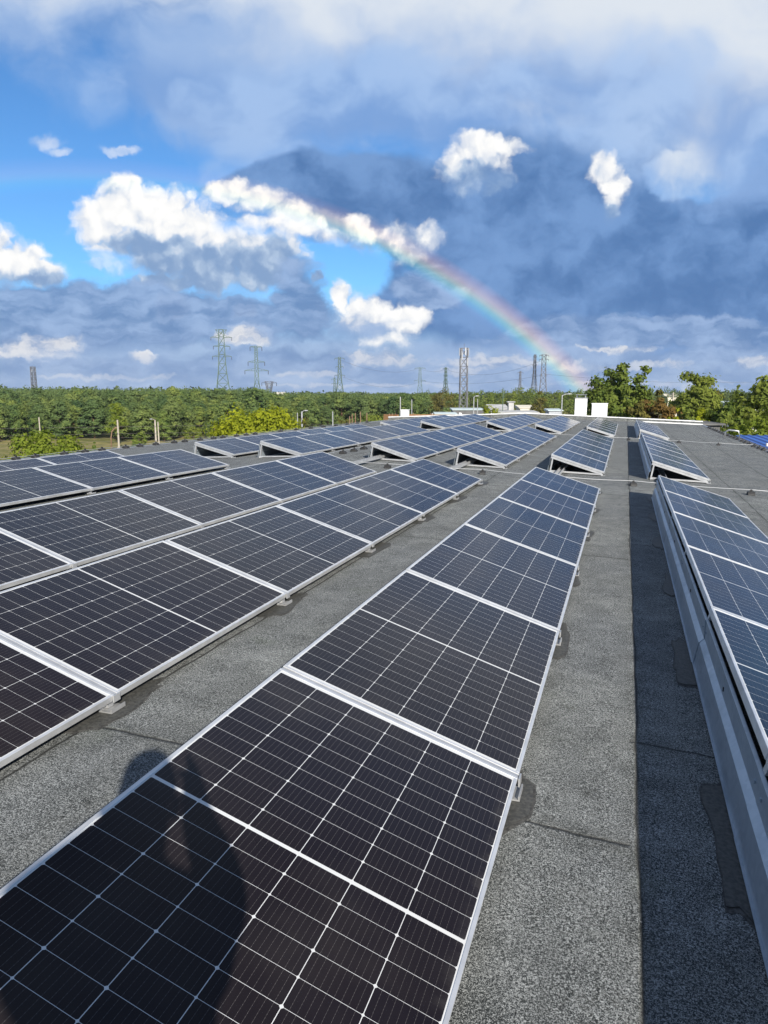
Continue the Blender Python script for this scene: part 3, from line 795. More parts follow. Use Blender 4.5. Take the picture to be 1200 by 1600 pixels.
def quads_mesh(name, C, size, mats, aspect=1.0, up_bias=0.0, r=rng, out=None, ow=1.6):
    """many small leaf blades at the points C"""
    n = len(C)
    a = r.normal(size=(n, 3)); a[:, 2] += up_bias
    if out is not None: a += out*ow
    a /= np.linalg.norm(a, axis=1, keepdims=True)
    b_ = r.normal(size=(n, 3)); t1 = np.cross(a, b_); t1 /= np.linalg.norm(t1, axis=1, keepdims=True); t2 = np.cross(a, t1)
    s = (size*(0.6+0.8*r.random(n)))[:, None] if np.isscalar(size) else (size*(0.6+0.8*r.random(n)))[:, None]
    w = s*0.5*aspect
    h = s*0.5
    V = np.stack([C - t1*h, C + t2*w*0.9 - t1*h*0.1, C + t1*h, C - t2*w*0.9 + t1*h*0.1], 1).reshape(-1, 3)
    me = bpy.data.meshes.new(name)
    me.vertices.add(4*n); me.vertices.foreach_set('co', V.astype(np.float32).ravel())
    me.loops.add(4*n); me.loops.foreach_set('vertex_index', np.arange(4*n, dtype=np.int32))
    me.polygons.add(n); me.polygons.foreach_set('loop_start', np.arange(0, 4*n, 4, dtype=np.int32))
    me.update(calc_edges=True)
    me.materials.append(mats)
    return me

def clump_points(centres, radii, per, r, shell=0.45, flat=0.75):
    P, O = [], []
    for c, rad in zip(centres, radii):
        k = max(3, int(per*(rad/np.mean(radii))**2))
        d = r.normal(size=(k, 3)); d /= np.linalg.norm(d, axis=1, keepdims=True)
        q = rad*(shell+(1.15-shell)*r.random(k)**0.8 + 0.14*np.abs(r.normal(size=k))**2)[:, None]*0.86
        off = d*q; off[:, 2] *= flat
        P.append(np.asarray(c)+off); O.append(d)
    return np.concatenate(P), np.concatenate(O)

def pine_mesh(h, seed, clumps, per, size):
    r = np.random.default_rng(seed); C, R = [], []
    lean = r.normal(size=2)*0.03*h
    for i in range(clumps):
        t_ = 0.13+0.87*((i+0.5)/clumps)**0.85
        rad = h*0.25*max(0.04, (1-((t_-0.45)/0.56)**2))**0.62 if t_ > 0.45 else h*0.25*(0.55+0.45*(t_-0.13)/0.32)
        a = i*2.4+r.random()*1.5; q = rad*(0.30+0.80*r.random()**0.6)
        C.append((q*math.cos(a)+lean[0]*t_, q*math.sin(a)+lean[1]*t_, h*(t_*0.95)+r.normal()*0.02*h)); R.append(h*(0.065+0.05*r.random()))
    P, O = clump_points(C, R, per, r, 0.35, 0.62)
    P[:, 2] *= h/np.percentile(P[:, 2], 99.5)
    O = O + 0.55*P*np.array([1, 1, 0])/(0.25*h) + np.array([0, 0, 0.45])
    return quads_mesh('crown', P, size, M['pine'], 0.6, 0.2, r, O, 2.4), C
def trunk_mesh(h, r0, C, mat_, frac=0.9, nb=12, seed=0, parent=None):
    mb = MB(); rr = random.Random(seed)
    pts = [(0.03*h*math.sin(k*0.9+seed)*k/6*0.4, 0.03*h*math.cos(k*1.3+seed)*k/6*0.4, h*frac*k/6) for k in range(7)]
    mb.tube(pts, r0, 7, 0, r0*0.22)
    for c in sorted(C, key=lambda q: rr.random())[:nb]:
        z0 = max(h*0.12, min(c[2]*0.80, h*frac*0.92)-h*0.05*rr.random()); f = z0/(h*frac)
        k = min(5, int(f*6)); a = Vector(pts[k]).lerp(Vector(pts[k+1]), f*6-k)
        e = Vector(c); m_ = a.lerp(e, 0.5)+Vector((0, 0, 0.04*h*rr.random()))
        mb.tube([a, m_, e], r0*0.42*(1-0.6*f), 5, 0, r0*0.06)
    return mb.build('trunk', mat_, parent, smooth=True)

def leafy_tree(px, dist, top_py, width_m, label, leafmat, group=None, seed=0, nclump=70, per=110, size=0.26, form='round', base_frac=0.15, name='tree', cat='tree', loc=None, h=None, extra=None):
    r = np.random.default_rng(seed+100); loc = loc or spot(px, dist)
    h = h or zat(px, top_py, dist)
    root = thing(name, loc, label, cat, group)
    C, R = [], []
    W = width_m/2
    for i in range(nclump):
        while True:
            d = r.uniform(-1, 1, 3)
            if 0.10 < np.linalg.norm(d) < 1: break
        z = base_frac + (1-base_frac)*(d[2]*0.5+0.5)
        if form == 'round': prof = math.sqrt(max(0.05, 1-(2*(z-0.5*(1+base_frac))/(1-base_frac))**2*0.85))
        elif form == 'cone': prof = max(0.10, 1.05*(1-(z-base_frac)/(1-base_frac))**0.75)
        elif form == 'tall': prof = (0.65+0.35*math.sin(z*9+seed))*math.sqrt(max(0.06, 1-(2*z-1)**4*0.85))
        else: prof = 0.9*(1-0.3*z)
        s = 0.92/max(0.3, math.hypot(d[0], d[1])) if r.random() < 0.55 else 1.0
        C.append((d[0]*s*W*prof*0.86, d[1]*s*W*prof*0.86, h*z*0.95)); R.append(W*(0.15+0.15*r.random())*(0.6+0.4*prof))
    for e in (extra or []):
        C.append((e[0]*W, e[1]*W, e[2]*h)); R.append(W*e[3])
    P, O = clump_points(C, R, per, r, 0.35, 0.8)
    P[:, 2] *= h/np.percentile(P[:, 2], 99.6); P[:, :2] *= W/np.percentile(np.hypot(P[:, 0], P[:, 1]), 97.5)
    P[:, 2] = np.maximum(P[:, 2], 0.15)
    O = O + 0.8*P*np.array([1/W, 1/W, 0])+np.array([0, 0, 0.25])
    me = quads_mesh('crown', P, size, leafmat, 0.62, 0.4, r, O)
    link('crown', me, root)
    trunk_mesh(h, 0.022*h+0.03, C, M['bark'], 0.82, 16, seed, root)
    return root

# pines: three grown individuals, copied across the plantation
pine_src = []
for s_ in range(6):
    root = link('pine_tree', None)
    h = 8.0
    me, C = pine_mesh(h, 40+s_, 58, 95, 0.36)
    link('crown', me, root); trunk_mesh(h, 0.13, C, M['pine_bark'], 0.93, 16, s_, root)
    pine_src.append(root)
pr = random.Random(5)
cands = []
def edge_d(px): return 150 + 9*math.sin(px*0.013+1.0) + 5*math.sin(px*0.05) + (18 if px > 430 else 0) + max(0, (px-480)*0.05)
d = 148.0
while d < 330:
    px = -420.0
    step_px = 4.7/d*1109*0.98
    while px < 690:
        q = px+pr.uniform(-.5, .5)*step_px; dd = d+pr.uniform(-2.6, 2.6)
        if dd > edge_d(q)+pr.uniform(0, 5) and pr.random() > 0.10: cands.append((dd, q))
        px += step_px
    d += 4.6
def pine_h(dd, q): return min((6.0 + (dd-150)*0.036)*pr.choice((0.55, 0.8, 0.95, 1.0, 1.1, 1.25))*pr.uniform(0.85, 1.15), zat(q, (604 if q < 420 else 612)+pr.uniform(0, 8), dd))
vis = [c for c in cands if -40 < c[1] < 660]; vis.sort()
solo = set(vis[:285]); n_p = 0
rest = []
for dd, q in cands:
    h = pine_h(dd, q); loc = spot(q, dd)
    if (dd, q) in solo:
        src = pine_src[n_p % 6]
        o = src if n_p < 6 else copy_tree(src)
        n_p += 1
        o.location = loc; s = h/8.0; w_p = pr.uniform(1.05, 1.5); o.scale = (s*w_p, s*w_p*pr.uniform(.9, 1.1), s); o.rotation_euler = (0, 0, pr.uniform(0, 6.28))
        tag(o, 'dark green pine in the front of the plantation beyond the left roof edge', 'pine tree', 'pines at the front of the plantation')
    else: rest.append((loc, h))
# the depth of the plantation, one mass
base = []
for s_ in range(4):
    r = np.random.default_rng(70+s_); C, R = [], []
    for i in range(34):
        t_ = 0.22+0.78*((i+0.5)/34); rad = 0.25*(1-((t_-0.35)/0.70)**2)**0.5
        a = i*2.4+r.random(); q = rad*(0.3+0.7*r.random()**0.5); C.append((q*math.cos(a), q*math.sin(a), t_*0.97)); R.append(0.06+0.035*r.random())
    base.append(clump_points(C, R, 13, r, 0.3, 0.6))
P = []; O = []; SZ = []
for i, (loc, h) in enumerate(rest):
    p_, o_ = base[i % 4]; o_ = o_ + p_*np.array([3.0, 3.0, 0]) + np.array([0, 0, 0.5]); a = pr.uniform(0, 6.28); c_, s_ = math.cos(a), math.sin(a)
    rot = np.array([[c_, -s_, 0], [s_, c_, 0], [0, 0, 1]])
    P.append(p_@rot.T*h*np.array([1.35, 1.35, 1])+np.array(loc)); O.append(o_@rot.T); SZ.append(np.full(len(p_), 0.48))
me = quads_mesh('pine_forest', np.concatenate(P), np.concatenate(SZ), M['pine'], 0.6, 0.2, rng, np.concatenate(O), 2.4)
tag(link('pine_forest', me), 'deep mass of pines behind the front rows of the plantation', None, None, 'stuff')
# far woodland up to the skyline
def skyline(q): return float(np.interp(q, [-500, 0, 200, 300, 400, 425, 520, 620, 700, 760, 900, 1000, 1200, 1700], [603, 602, 603, 604, 607, 613, 611, 615, 614, 612, 611, 612, 610, 610]))
P = []; O = []; SZ = []
wr = np.random.default_rng(9)
for i in range(4200):
    q = wr.uniform(-500, 1650); dd = 320*math.exp(wr.random()**1.1*1.75)
    if 560 < q < 1000: dd = max(dd, 380)
    if q > 1000: dd = max(dd, 460)
    h = wr.uniform(9.5, 14.5)*(1.10 if q < 480 else 1.0)
    h = max(5.0, min(h, zat(q, skyline(q)+wr.uniform(-2.5, 6), dd))); loc = np.array(spot(q, dd)); w = wr.uniform(2.5, 4.5)
    k = 56; dv = wr.normal(size=(k, 3)); dv /= np.linalg.norm(dv, axis=1, keepdims=True)
    pp = dv*np.array([w, w, h*0.42])*(0.55+0.45*wr.random(k))[:, None]+np.array([0, 0, h*0.58])
    P.append(pp+loc); O.append(dv); SZ.append(np.full(k, 1.15+dd*0.0009))
me = quads_mesh('woodland', np.concatenate(P), np.concatenate(SZ), M['leaf_far'], 0.8, 0.4, wr, np.concatenate(O))
tag(link('woodland', me), 'far woodland stretching along the whole skyline', None, None, 'stuff')

#
# near and middle-distance trees, each its own
leafy_tree(402, 62, 640, 8.2, 'big yellow green leafy tree beyond the left roof edge', M['leaf_yellow'], seed=1, nclump=120, per=130, size=0.30, form='round', base_frac=0.35,
           extra=[(-0.95, 0.0, 0.72, 0.30), (0.95, 0.1, 0.66, 0.28), (-0.55, 0, 0.93, 0.2), (0.5, 0.1, 0.9, 0.22)])
leafy_tree(480, 66, 655, 3.6, 'small olive shrub right of the yellow green tree', M['leaf_olive'], seed=21, nclump=40, per=70, size=0.22, base_frac=0.3, name='shrub', cat='shrub')
leafy_tree(66, 50, 678, 5.4, 'round bright green bush beside the left roof edge', M['leaf_lime'], seed=2, nclump=90, per=130, size=0.22, base_frac=0.25, name='bush', cat='bush')
leafy_tree(110, 56, 692, 2.2, 'small lime bush right of the round bush', M['leaf_lime'], seed=22, nclump=26, per=60, size=0.18, base_frac=0.3, name='bush', cat='bush')
leafy_tree(142, 92, 691, 1.3, 'small dark shrub in the dry grass by the roof edge', M['leaf_dark'], seed=3, nclump=20, per=50, size=0.2, name='shrub', cat='shrub')
leafy_tree(213, 118, 676, 2.5, 'round dark green shrub between the posts', M['leaf_dark'], seed=4, nclump=34, per=60, size=0.28, base_frac=0.05, name='shrub', cat='shrub')
leafy_tree(181, 140, 630, 4.0, 'slender pale green birch in front of the pines', M['leaf_lime'], seed=5, nclump=46, per=40, size=0.34, form='tall', base_frac=0.35)
leafy_tree(300, 140, 668, 4.0, 'low green bush at the foot of the pines', M['leaf_mid'], seed=6, nclump=30, per=50, size=0.3, base_frac=0.03, name='bush', cat='bush')
leafy_tree(590, 130, 648, 7.5, 'broad green shrub behind the brown fence posts', M['leaf_mid'], seed=7, nclump=50, per=60, size=0.34, base_frac=0.05, name='shrub', cat='shrub')
leafy_tree(540, 120, 656, 5.0, 'olive brown shrub below the far left parapet', M['leaf_olive'], seed=8, nclump=40, per=60, size=0.3, base_frac=0.05, name='shrub', cat='shrub')
leafy_tree(692, 190, 608, 8.0, 'rounded olive green tree left of the mobile phone mast', M['leaf_olive'], seed=9, nclump=60, per=60, size=0.42, base_frac=0.15)
leafy_tree(736, 240, 612, 6.0, 'dark tree at the foot of the mobile phone mast', M['leaf_dark'], seed=10, nclump=46, per=46, size=0.5, base_frac=0.1)
leafy_tree(845, 150, 612, 6.0, 'pointed rusty green tree below the twin pylons', M['leaf_olive'], seed=11, nclump=70, per=60, size=0.36, form='cone', base_frac=0.05)
leafy_tree(761, 90, 634, 3.6, 'yellow green shrub above the far parapet', M['leaf_yellow'], seed=12, nclump=36, per=60, size=0.26, base_frac=0.1, name='shrub', cat='shrub')
mid = [(665, 612), (712, 614), (757, 610), (780, 613), (800, 607), (818, 605), (836, 610), (868, 611), (890, 612), (912, 608), (640, 616), (612, 616)]
for i, (px, py) in enumerate(sorted(mid)):
    leafy_tree(px, 270+random.uniform(-25, 40), py, random.uniform(9, 13), f'rounded green tree on the yard edge, {ORD[i+1]} from left of its belt', M['leaf_dark' if i % 3 else 'leaf_mid'],
               'trees along the far side of the yard', 30+i, 44, 40, 0.62, base_frac=0.05)
# right-hand group behind the hall
leafy_tree(966, 63, 573, 4.9, 'large dark leafed tree rising behind the white chimneys', M['leaf_dark'], seed=13, nclump=88, per=130, size=0.30, form='tall', base_frac=0.25,
           extra=[(0.75, 0, 0.97, 0.16), (0.55, 0.1, 0.90, 0.22), (-0.65, 0, 0.88, 0.24), (0.1, 0, 0.99, 0.16), (-0.8, 0, 0.78, 0.24), (0.85, 0, 0.70, 0.26), (-0.3, 0, 0.95, 0.18)])
leafy_tree(1022, 72, 611, 3.4, 'thin green sapling between the large tree and the rusty shrub', M['leaf_olive'], seed=14, nclump=50, per=80, size=0.28, form='tall', base_frac=0.2)
leafy_tree(1027, 61, 626, 3.6, 'rusty brown shrub behind the far parapet', M['leaf_rust'], seed=15, nclump=80, per=120, size=0.26, base_frac=0.2, name='shrub', cat='shrub')
leafy_tree(1000, 60, 632, 3.0, 'olive shrub left of the rusty brown one', M['leaf_olive'], seed=16, nclump=60, per=110, size=0.28, base_frac=0.2, name='shrub', cat='shrub')
leafy_tree(1059, 58, 640, 1.7, 'yellow green bush right of the rusty brown shrub', M['leaf_yellow'], seed=17, nclump=40, per=90, size=0.25, base_frac=0.3, name='bush', cat='bush')
leafy_tree(1095, 57, 640, 1.9, 'low yellow bush above the right end of the parapet', M['leaf_yellow'], seed=18, nclump=40, per=90, size=0.25, base_frac=0.3, name='bush', cat='bush')
leafy_tree(1090, 84, 585, 5.2, 'tall narrow green tree right of the rusty shrub', M['leaf_mid'], seed=19, nclump=110, per=130, size=0.36, form='tall', base_frac=0.2,
           extra=[(-0.35, 0, 0.95, 0.25), (0.2, 0, 0.9, 0.3)])
leafy_tree(1108, 96, 592, 3.4, 'thin pale willow behind the tall narrow tree', M['leaf_olive'], seed=20, nclump=60, per=70, size=0.34, form='tall', base_frac=0.2)
leafy_tree(1072, 80, 634, 3.2, 'dark shrub under the tall narrow tree', M['leaf_dark'], seed=23, nclump=50, per=90, size=0.32, base_frac=0.2, name='shrub', cat='shrub')
leafy_tree(1138, 56, 632, 3.8, 'dense dark green tree by the right roof corner', M['leaf_dark'], seed=24, nclump=70, per=120, size=0.30, base_frac=0.2)
leafy_tree(1195, 66, 594, 5.4, 'tall broad tree at the right behind the blue roof', M['leaf_mid'], seed=25, nclump=78, per=120, size=0.34, base_frac=0.2)
leafy_tree(1188, 50, 656, 3.6, 'lime green bush just behind the blue roof', M['leaf_lime'], seed=26, nclump=70, per=120, size=0.26, base_frac=0.2, name='bush', cat='bush')
leafy_tree(1160, 52, 668, 2.6, 'green bush left of the blue roof', M['leaf_mid'], seed=27, nclump=50, per=110, size=0.26, base_frac=0.2, name='bush', cat='bush')
leafy_tree(1152, 150, 603, 4.0, 'dark conifer like tree far behind the right trees', M['leaf_dark'], seed=28, nclump=40, per=50, size=0.4, form='cone', base_frac=0.05)
leafy_tree(1250, 58, 615, 6.0, 'broad green tree at the right of the blue roof', M['leaf_mid'], seed=29, nclump=80, per=80, size=0.26, base_frac=0.2)
for i, (px, py, dd) in enumerate([(955, 612, 210), (985, 610, 230), (1020, 607, 260), (1045, 606, 300), (1125, 606, 240), (1142, 609, 280), (1175, 606, 230)]):
    leafy_tree(px, dd, py, random.uniform(9, 14), f'hazy green tree in the distance, {ORD[i+1]} from left behind the right group', M['leaf_far'], 'distant trees behind the right group', 60+i, 44, 40, 0.6, base_frac=0.05)

# ------------------------------------------------------------------ pylons, masts, posts
M['green_steel'] = noisy('green_painted_steel', (0.060, 0.105, 0.080), (0.085, 0.130, 0.10), 0.3, 0.7)
M['grey_steel'] = noisy('grey_steel', (0.09, 0.095, 0.11), (0.14, 0.145, 0.16), 0.3, 0.6, 0.2)
M['insulator'] = mat('dark_insulator', (0.03, 0.03, 0.04), 0.4)[0]
def lattice(mb, levels, w):
    """square lattice mast through (z, half width) levels, X-braced on all faces"""
    for (z0, a), (z1, b_) in zip(levels, levels[1:]):
        c0 = [Vector((sx*a, sy*a, z0)) for sx, sy in ((-1, -1), (1, -1), (1, 1), (-1, 1))]
        c1 = [Vector((sx*b_, sy*b_, z1)) for sx, sy in ((-1, -1), (1, -1), (1, 1), (-1, 1))]
        for k in range(4):
            j = (k+1) % 4
            mb.bar(c0[k], c1[k], w*1.35); mb.bar(c0[k], c1[j], w*0.75); mb.bar(c0[j], c1[k], w*0.75); mb.bar(c1[k], c1[j], w*0.8)
def pylon(px, dist, top_py, label, arms, base_w, waist, top_w, ears=False, mat_='green_steel', bar=0.16, yaw=0.5, levels=9, w_h=0.55):
    H = zat(px, top_py, dist)
    root = thing('pylon', spot(px, dist), label, 'pylon', 'power pylons along the horizon', (0, 0, yaw))
    lv = []
    for k in range(levels+1):
        z = H*(1-(1-k/levels)**1.12) if k else 0.0
        f = z/H
        hw = base_w/2+(waist/2-base_w/2)*(f/w_h) if f < w_h else waist/2+(top_w/2-waist/2)*((f-w_h)/(1-w_h))
        lv.append((z, hw))
    mb = MB(); lattice(mb, lv, bar)
    if ears:
        e = H*0.05
        for s in (-1, 1):
            mb.bar((0, 0, H-e), (s*ears, 0, H), bar); mb.bar((s*top_w/2, 0, H-e*1.6), (s*ears, 0, H), bar)
        mb.bar((-ears, 0, H), (ears, 0, H), bar*0.8)
    mb.build('lattice_mast', M[mat_], root)
    for f, span in arms:
        z = H*f; a = MB()
        hw = max(top_w, 0.5)/2
        for s in (-1, 1):
            for sy in (-1, 1): a.bar((s*hw, sy*hw, z), (s*span, 0, z+0.15), bar*0.8); 
            a.bar((s*hw, 0, z+span*0.22), (s*span, 0, z+0.15), bar*0.8)
            for q in (0.35, 0.68): a.bar((s*(hw+(span-hw)*q), 0, z+0.05), (s*(hw+(span-hw)*q), 0, z+span*0.22*(1-q)), bar*0.5)
        a.build('cross_arm', M[mat_], root)
        ins = MB()
        for s in (-1, 1): ins.tube([(s*span*0.98, 0, z+0.1), (s*span*0.98, 0, z-1.4)], 0.12, 6)
        ins.build('insulator', M['insulator'], root)
    return root, H
P1, H1 = pylon(349, 360, 515, 'tall green pylon with a forked top standing in the pines', [(0.905, 5.0), (0.80, 4.0), (0.68, 4.6)], 9.0, 3.4, 2.2, 2.6, bar=0.20)
P2, H2 = pylon(402, 300, 541, 'bright green pylon with two dark insulator arms right of the tallest', [(0.985, 2.4), (0.775, 3.4), (0.655, 4.8)], 10.5, 1.7, 0.9, False, bar=0.19, w_h=0.42)
P3, H3 = pylon(421, 340, 596, 'short dark pylon with a wide top arm beside the bright green one', [(0.95, 3.6)], 2.2, 1.0, 3.0, False, 'grey_steel', 0.15, 0.2, 7)
P4, H4 = pylon(531, 620, 558, 'distant green pylon alone above the middle of the forest', [(0.97, 4.2), (0.80, 3.2), (0.62, 4.4)], 9.0, 3.0, 1.6, False, bar=0.26)
P5, H5 = pylon(523, 900, 590, 'very small pale pylon just left of the lone distant one', [(0.93, 4.0), (0.75, 4.0)], 8, 2.4, 1.4, False, bar=0.30)
P6, H6 = pylon(656, 820, 574, 'distant pylon with two wide arms left of the phone mast', [(0.97, 6.0), (0.62, 6.5)], 9, 3.4, 2.0, False, bar=0.30, yaw=0.3)
P7, H7 = pylon(696, 820, 574, 'distant pylon above the olive tree nearest the phone mast', [(0.96, 3.6), (0.78, 3.0), (0.60, 3.6)], 8, 2.6, 1.6, False, bar=0.28, yaw=0.9)
P8, H8 = pylon(834, 650, 554, 'slender dark pylon, left one of the pair in the rainbow', [(0.97, 1.6), (0.8, 2.0), (0.6, 2.4)], 7, 2.2, 1.4, False, 'grey_steel', 0.24)
P9, H9 = pylon(848, 640, 554, 'dark double headed pylon, right one of the pair in the rainbow', [(0.98, 4.0), (0.9, 4.0), (0.6, 3.0)], 8, 4.0, 3.2, 2.2, 'grey_steel', 0.26, 0.2)
P10, H10 = pylon(812, 1000, 580, 'faint far pylon left of the rainbow pair', [(0.95, 4.0), (0.7, 4.0)], 8, 2.4, 1.6, False, 'grey_steel', 0.28)

M['antenna'] = noisy('antenna_shell', (0.50, 0.51, 0.53), (0.40, 0.41, 0.43), 1.0, 0.5)
def phone_mast(px, dist, top_py, wid, label, ants, mat_='grey_steel', bar=0.14):
    H = zat(px, top_py, dist)
    root = thing('phone_mast', spot(px, dist), label, 'phone mast', None, (0, 0, 0.35))
    mb = MB(); n = int(H/ (wid*1.25)); lattice(mb, [(H*k/n, wid/2*(1.25-0.25*k/n)) for k in range(n+1)], bar)
    mb.tube([(0, 0, H), (0, 0, H+1.2)], 0.05, 6)
    mb.build('lattice_mast', M[mat_], root)
    for k, (f, a) in enumerate(ants):
        z = H*f; c, s_ = math.cos(a), math.sin(a); R = wid/2+0.45
        x = Matrix.Translation((c*R, s_*R, z)) @ Matrix.Rotation(a, 4, 'Z')
        mb = MB(); mb.box(-0.06, 0.06, -0.13, 0.13, -1.0, 1.0, M=x)
        mb.bar(x @ Vector((-0.1, 0, 0.6)), (c*wid*0.35, s_*wid*0.35, z+0.6), 0.06); mb.bar(x @ Vector((-0.1, 0, -0.6)), (c*wid*0.35, s_*wid*0.35, z-0.6), 0.06)
        mb.build('antenna', M['antenna'], root)
    return root
phone_mast(724, 195, 544, 1.75, 'grey lattice phone mast hung with white antennas', [(f, a+o) for f, o in ((0.955, 0), (0.83, 0.5)) for a in (0.3, 1.9, 3.4, 4.9)]+[(0.90, 4.2)])
phone_mast(54.5, 700, 573, 3.0, 'small dark lattice mast above the forest at far left', [(0.9, 0.5), (0.9, 2.6), (0.9, 4.7)], bar=0.34)

M['concrete_post'] = noisy('weathered_concrete', (0.42, 0.38, 0.32), (0.30, 0.27, 0.23), 3.0, 0.9)
M['rusty_post'] = noisy('rusty_steel', (0.17, 0.10, 0.06), (0.26, 0.17, 0.11), 6.0, 0.9)
M['pale_post'] = noisy('galvanised_post', (0.36, 0.37, 0.38), (0.28, 0.29, 0.30), 2.0, 0.5)
M['worn_white'] = noisy('worn_white_sheet', (0.50, 0.50, 0.49), (0.36, 0.36, 0.35), 0.7, 0.8)
def post(px, dist, top_py, wid, label, mat_='concrete_post', lamp=0, name='concrete_post', cat='post', lean=0.0):
    H = zat(px, top_py, dist); root = thing(name, spot(px, dist), label, cat, None, (0, lean, 0.4))
    mb = MB(); mb.tube([(0, 0, 0), (0, 0, H*0.5), (0, 0, H)], wid*0.6, 8, 0, wid*0.42); mb.box(-wid*0.9, wid*0.9, -wid*0.9, wid*0.9, 0.004, 0.25); mb.build('pole', M[mat_], root, smooth=False)
    if lamp:
        mb = MB(); mb.tube([(0, 0, H-0.12), (lamp*0.5, 0, H+0.10), (lamp, 0, H+0.14)], 0.05, 6); mb.build('arm', M[mat_], root)
        mb = MB(); mb.prism([(lamp-0.05, H+0.06), (lamp+0.42*np.sign(lamp), H+0.10), (lamp+0.42*np.sign(lamp), H+0.19), (lamp-0.05, H+0.24)], -0.17, 0.17); mb.build('lamp_head', M['pale_post'], root)
    return root
post(58, 138, 652, 0.22, 'slim concrete post behind the round bright bush')
post(181, 128, 656, 0.30, 'concrete post in front of the pale birch')
post(240, 134, 656, 0.30, 'thick concrete lamp post, left of a close pair', lamp=-0.45, name='lamp_post', cat='lamp post')
post(244.5, 137, 659, 0.24, 'plain concrete post, right of a close pair')
post(333, 120, 664, 0.18, 'short rusty post left of the yellow green tree', 'rusty_post', name='steel_post')
post(471, 108, 643, 0.26, 'pale lamp post with a flat head right of the yellow green tree', 'pale_post', 0.5, 'lamp_post', 'lamp post')
post(464, 112, 645, 0.14, 'thin pale pole left of the flat headed lamp post', 'pale_post', name='steel_post')
post(519.5, 105, 643, 0.16, 'single thin pale pole above the left end of the far parapet', 'pale_post', name='steel_post')
for i, (px, py) in enumerate([(546, 650), (550, 647), (555, 645), (563, 643), (573, 645)]):
    post(px, 112, py, 0.16, f'brown wooden fence post, {ORD[i+1]} from left in a row of five', 'rusty_post', name='fence_post')
for i, (px, py) in enumerate([(608.5, 646), (613, 646), (646, 645), (673, 645), (677, 646)]):
    post(px, 92, py, 0.12, f'rusty post of the orange fence, {ORD[i+1]} from left', 'rusty_post', name='fence_post')
post(625.6, 98, 620, 0.16, 'pale tall pole rising behind the small white vent stack', 'pale_post', 0, 'lamp_post', 'lamp post')
post(643.5, 100, 624, 0.13, 'thin pale pole right of the small white vent stack', 'pale_post', name='steel_post')
post(740.5, 120, 620, 0.18, 'pale lamp pole right of the phone mast', 'pale_post', 0.4, 'lamp_post', 'lamp post')
post(746.5, 126, 623, 0.14, 'thin grey pole close right of the pale lamp pole', 'pale_post', name='steel_post')
post(786, 130, 606, 0.14, 'thin green mast above the white sheds', 'green_steel', name='mast', cat='mast')
post(878.5, 105, 617, 0.18, 'grey lamp post with a long arm left of the tall chimney', 'pale_post', 0.9, 'lamp_post', 'lamp post')
post(1052, 100, 613, 0.20, 'concrete pole between the rusty shrub and tall narrow tree')
# crooked rusty post
mb = MB(); H = zat(170, 668, 126)
mb.tube([(0, 0, 0), (0.05, 0, H*0.55), (0.2, 0, H*0.82), (0.75, 0, H*0.97), (1.1, 0, H)], 0.11, 7)
o = mb.build('bent_post', M['rusty_post'], None, smooth=True); o.location = spot(169, 126); o.rotation_euler = (0, 0, YAW)
tag(o, 'crooked rusty post bending over beside the concrete post', 'post')

# wire fence strung along the meadow, left
M['fence_wire'] = mat('fence_wire', (0.12, 0.11, 0.10), 0.7)[0]
mb = MB()
for zz in (0.5, 1.1, 1.7, 2.4, 3.6):
    mb.tube([spot(px, 131, zz) for px in range(-60, 620, 40)], 0.018, 4)
tag(mb.build('wire_fence', M['fence_wire']), 'thin wire fence strung along the dry meadow before the pines', 'fence')
# power lines
def span(a, ha, b_, hb, label, n=12, sag=5.0, off=(0, 0)):
    mb = MB(); A = Vector(a.location)+Vector((off[0], off[1], ha)); B = Vector(b_.location)+Vector((off[0], off[1], hb))
    pts = []
    for k in range(n+1):
        s = k/n; q = A.lerp(B, s); q.z -= sag*4*s*(1-s); pts.append(q)
    mb.tube(pts, 0.085, 4)
    tag(mb.build('power_line', M['grey_steel']), label, 'power line', 'wires strung between the pylons')
span(P6, H6*0.62, P9, H9*0.60, 'lower sagging power line from the two armed pylon towards the rainbow pair', sag=5)
span(P6, H6*0.96, P7, H7*0.95, 'short upper power line left of the phone mast', sag=3)
span(P7, H7*0.94, P9, H9*0.90, 'upper power line passing behind the phone mast', sag=9)
span(P4, H4*0.62, P6, H6*0.60, 'lower power line right of the lone distant pylon', sag=8)
span(P4, H4*0.95, P6, H6*0.97, 'upper power line right of the lone distant pylon', sag=7)
far_r = link('far_anchor', None); far_r.location = spot(1330, 900)
span(P9, H9*0.62, far_r, 30.0, 'power line running right from the double headed pylon', sag=8)
bpy.data.objects.remove(far_r)

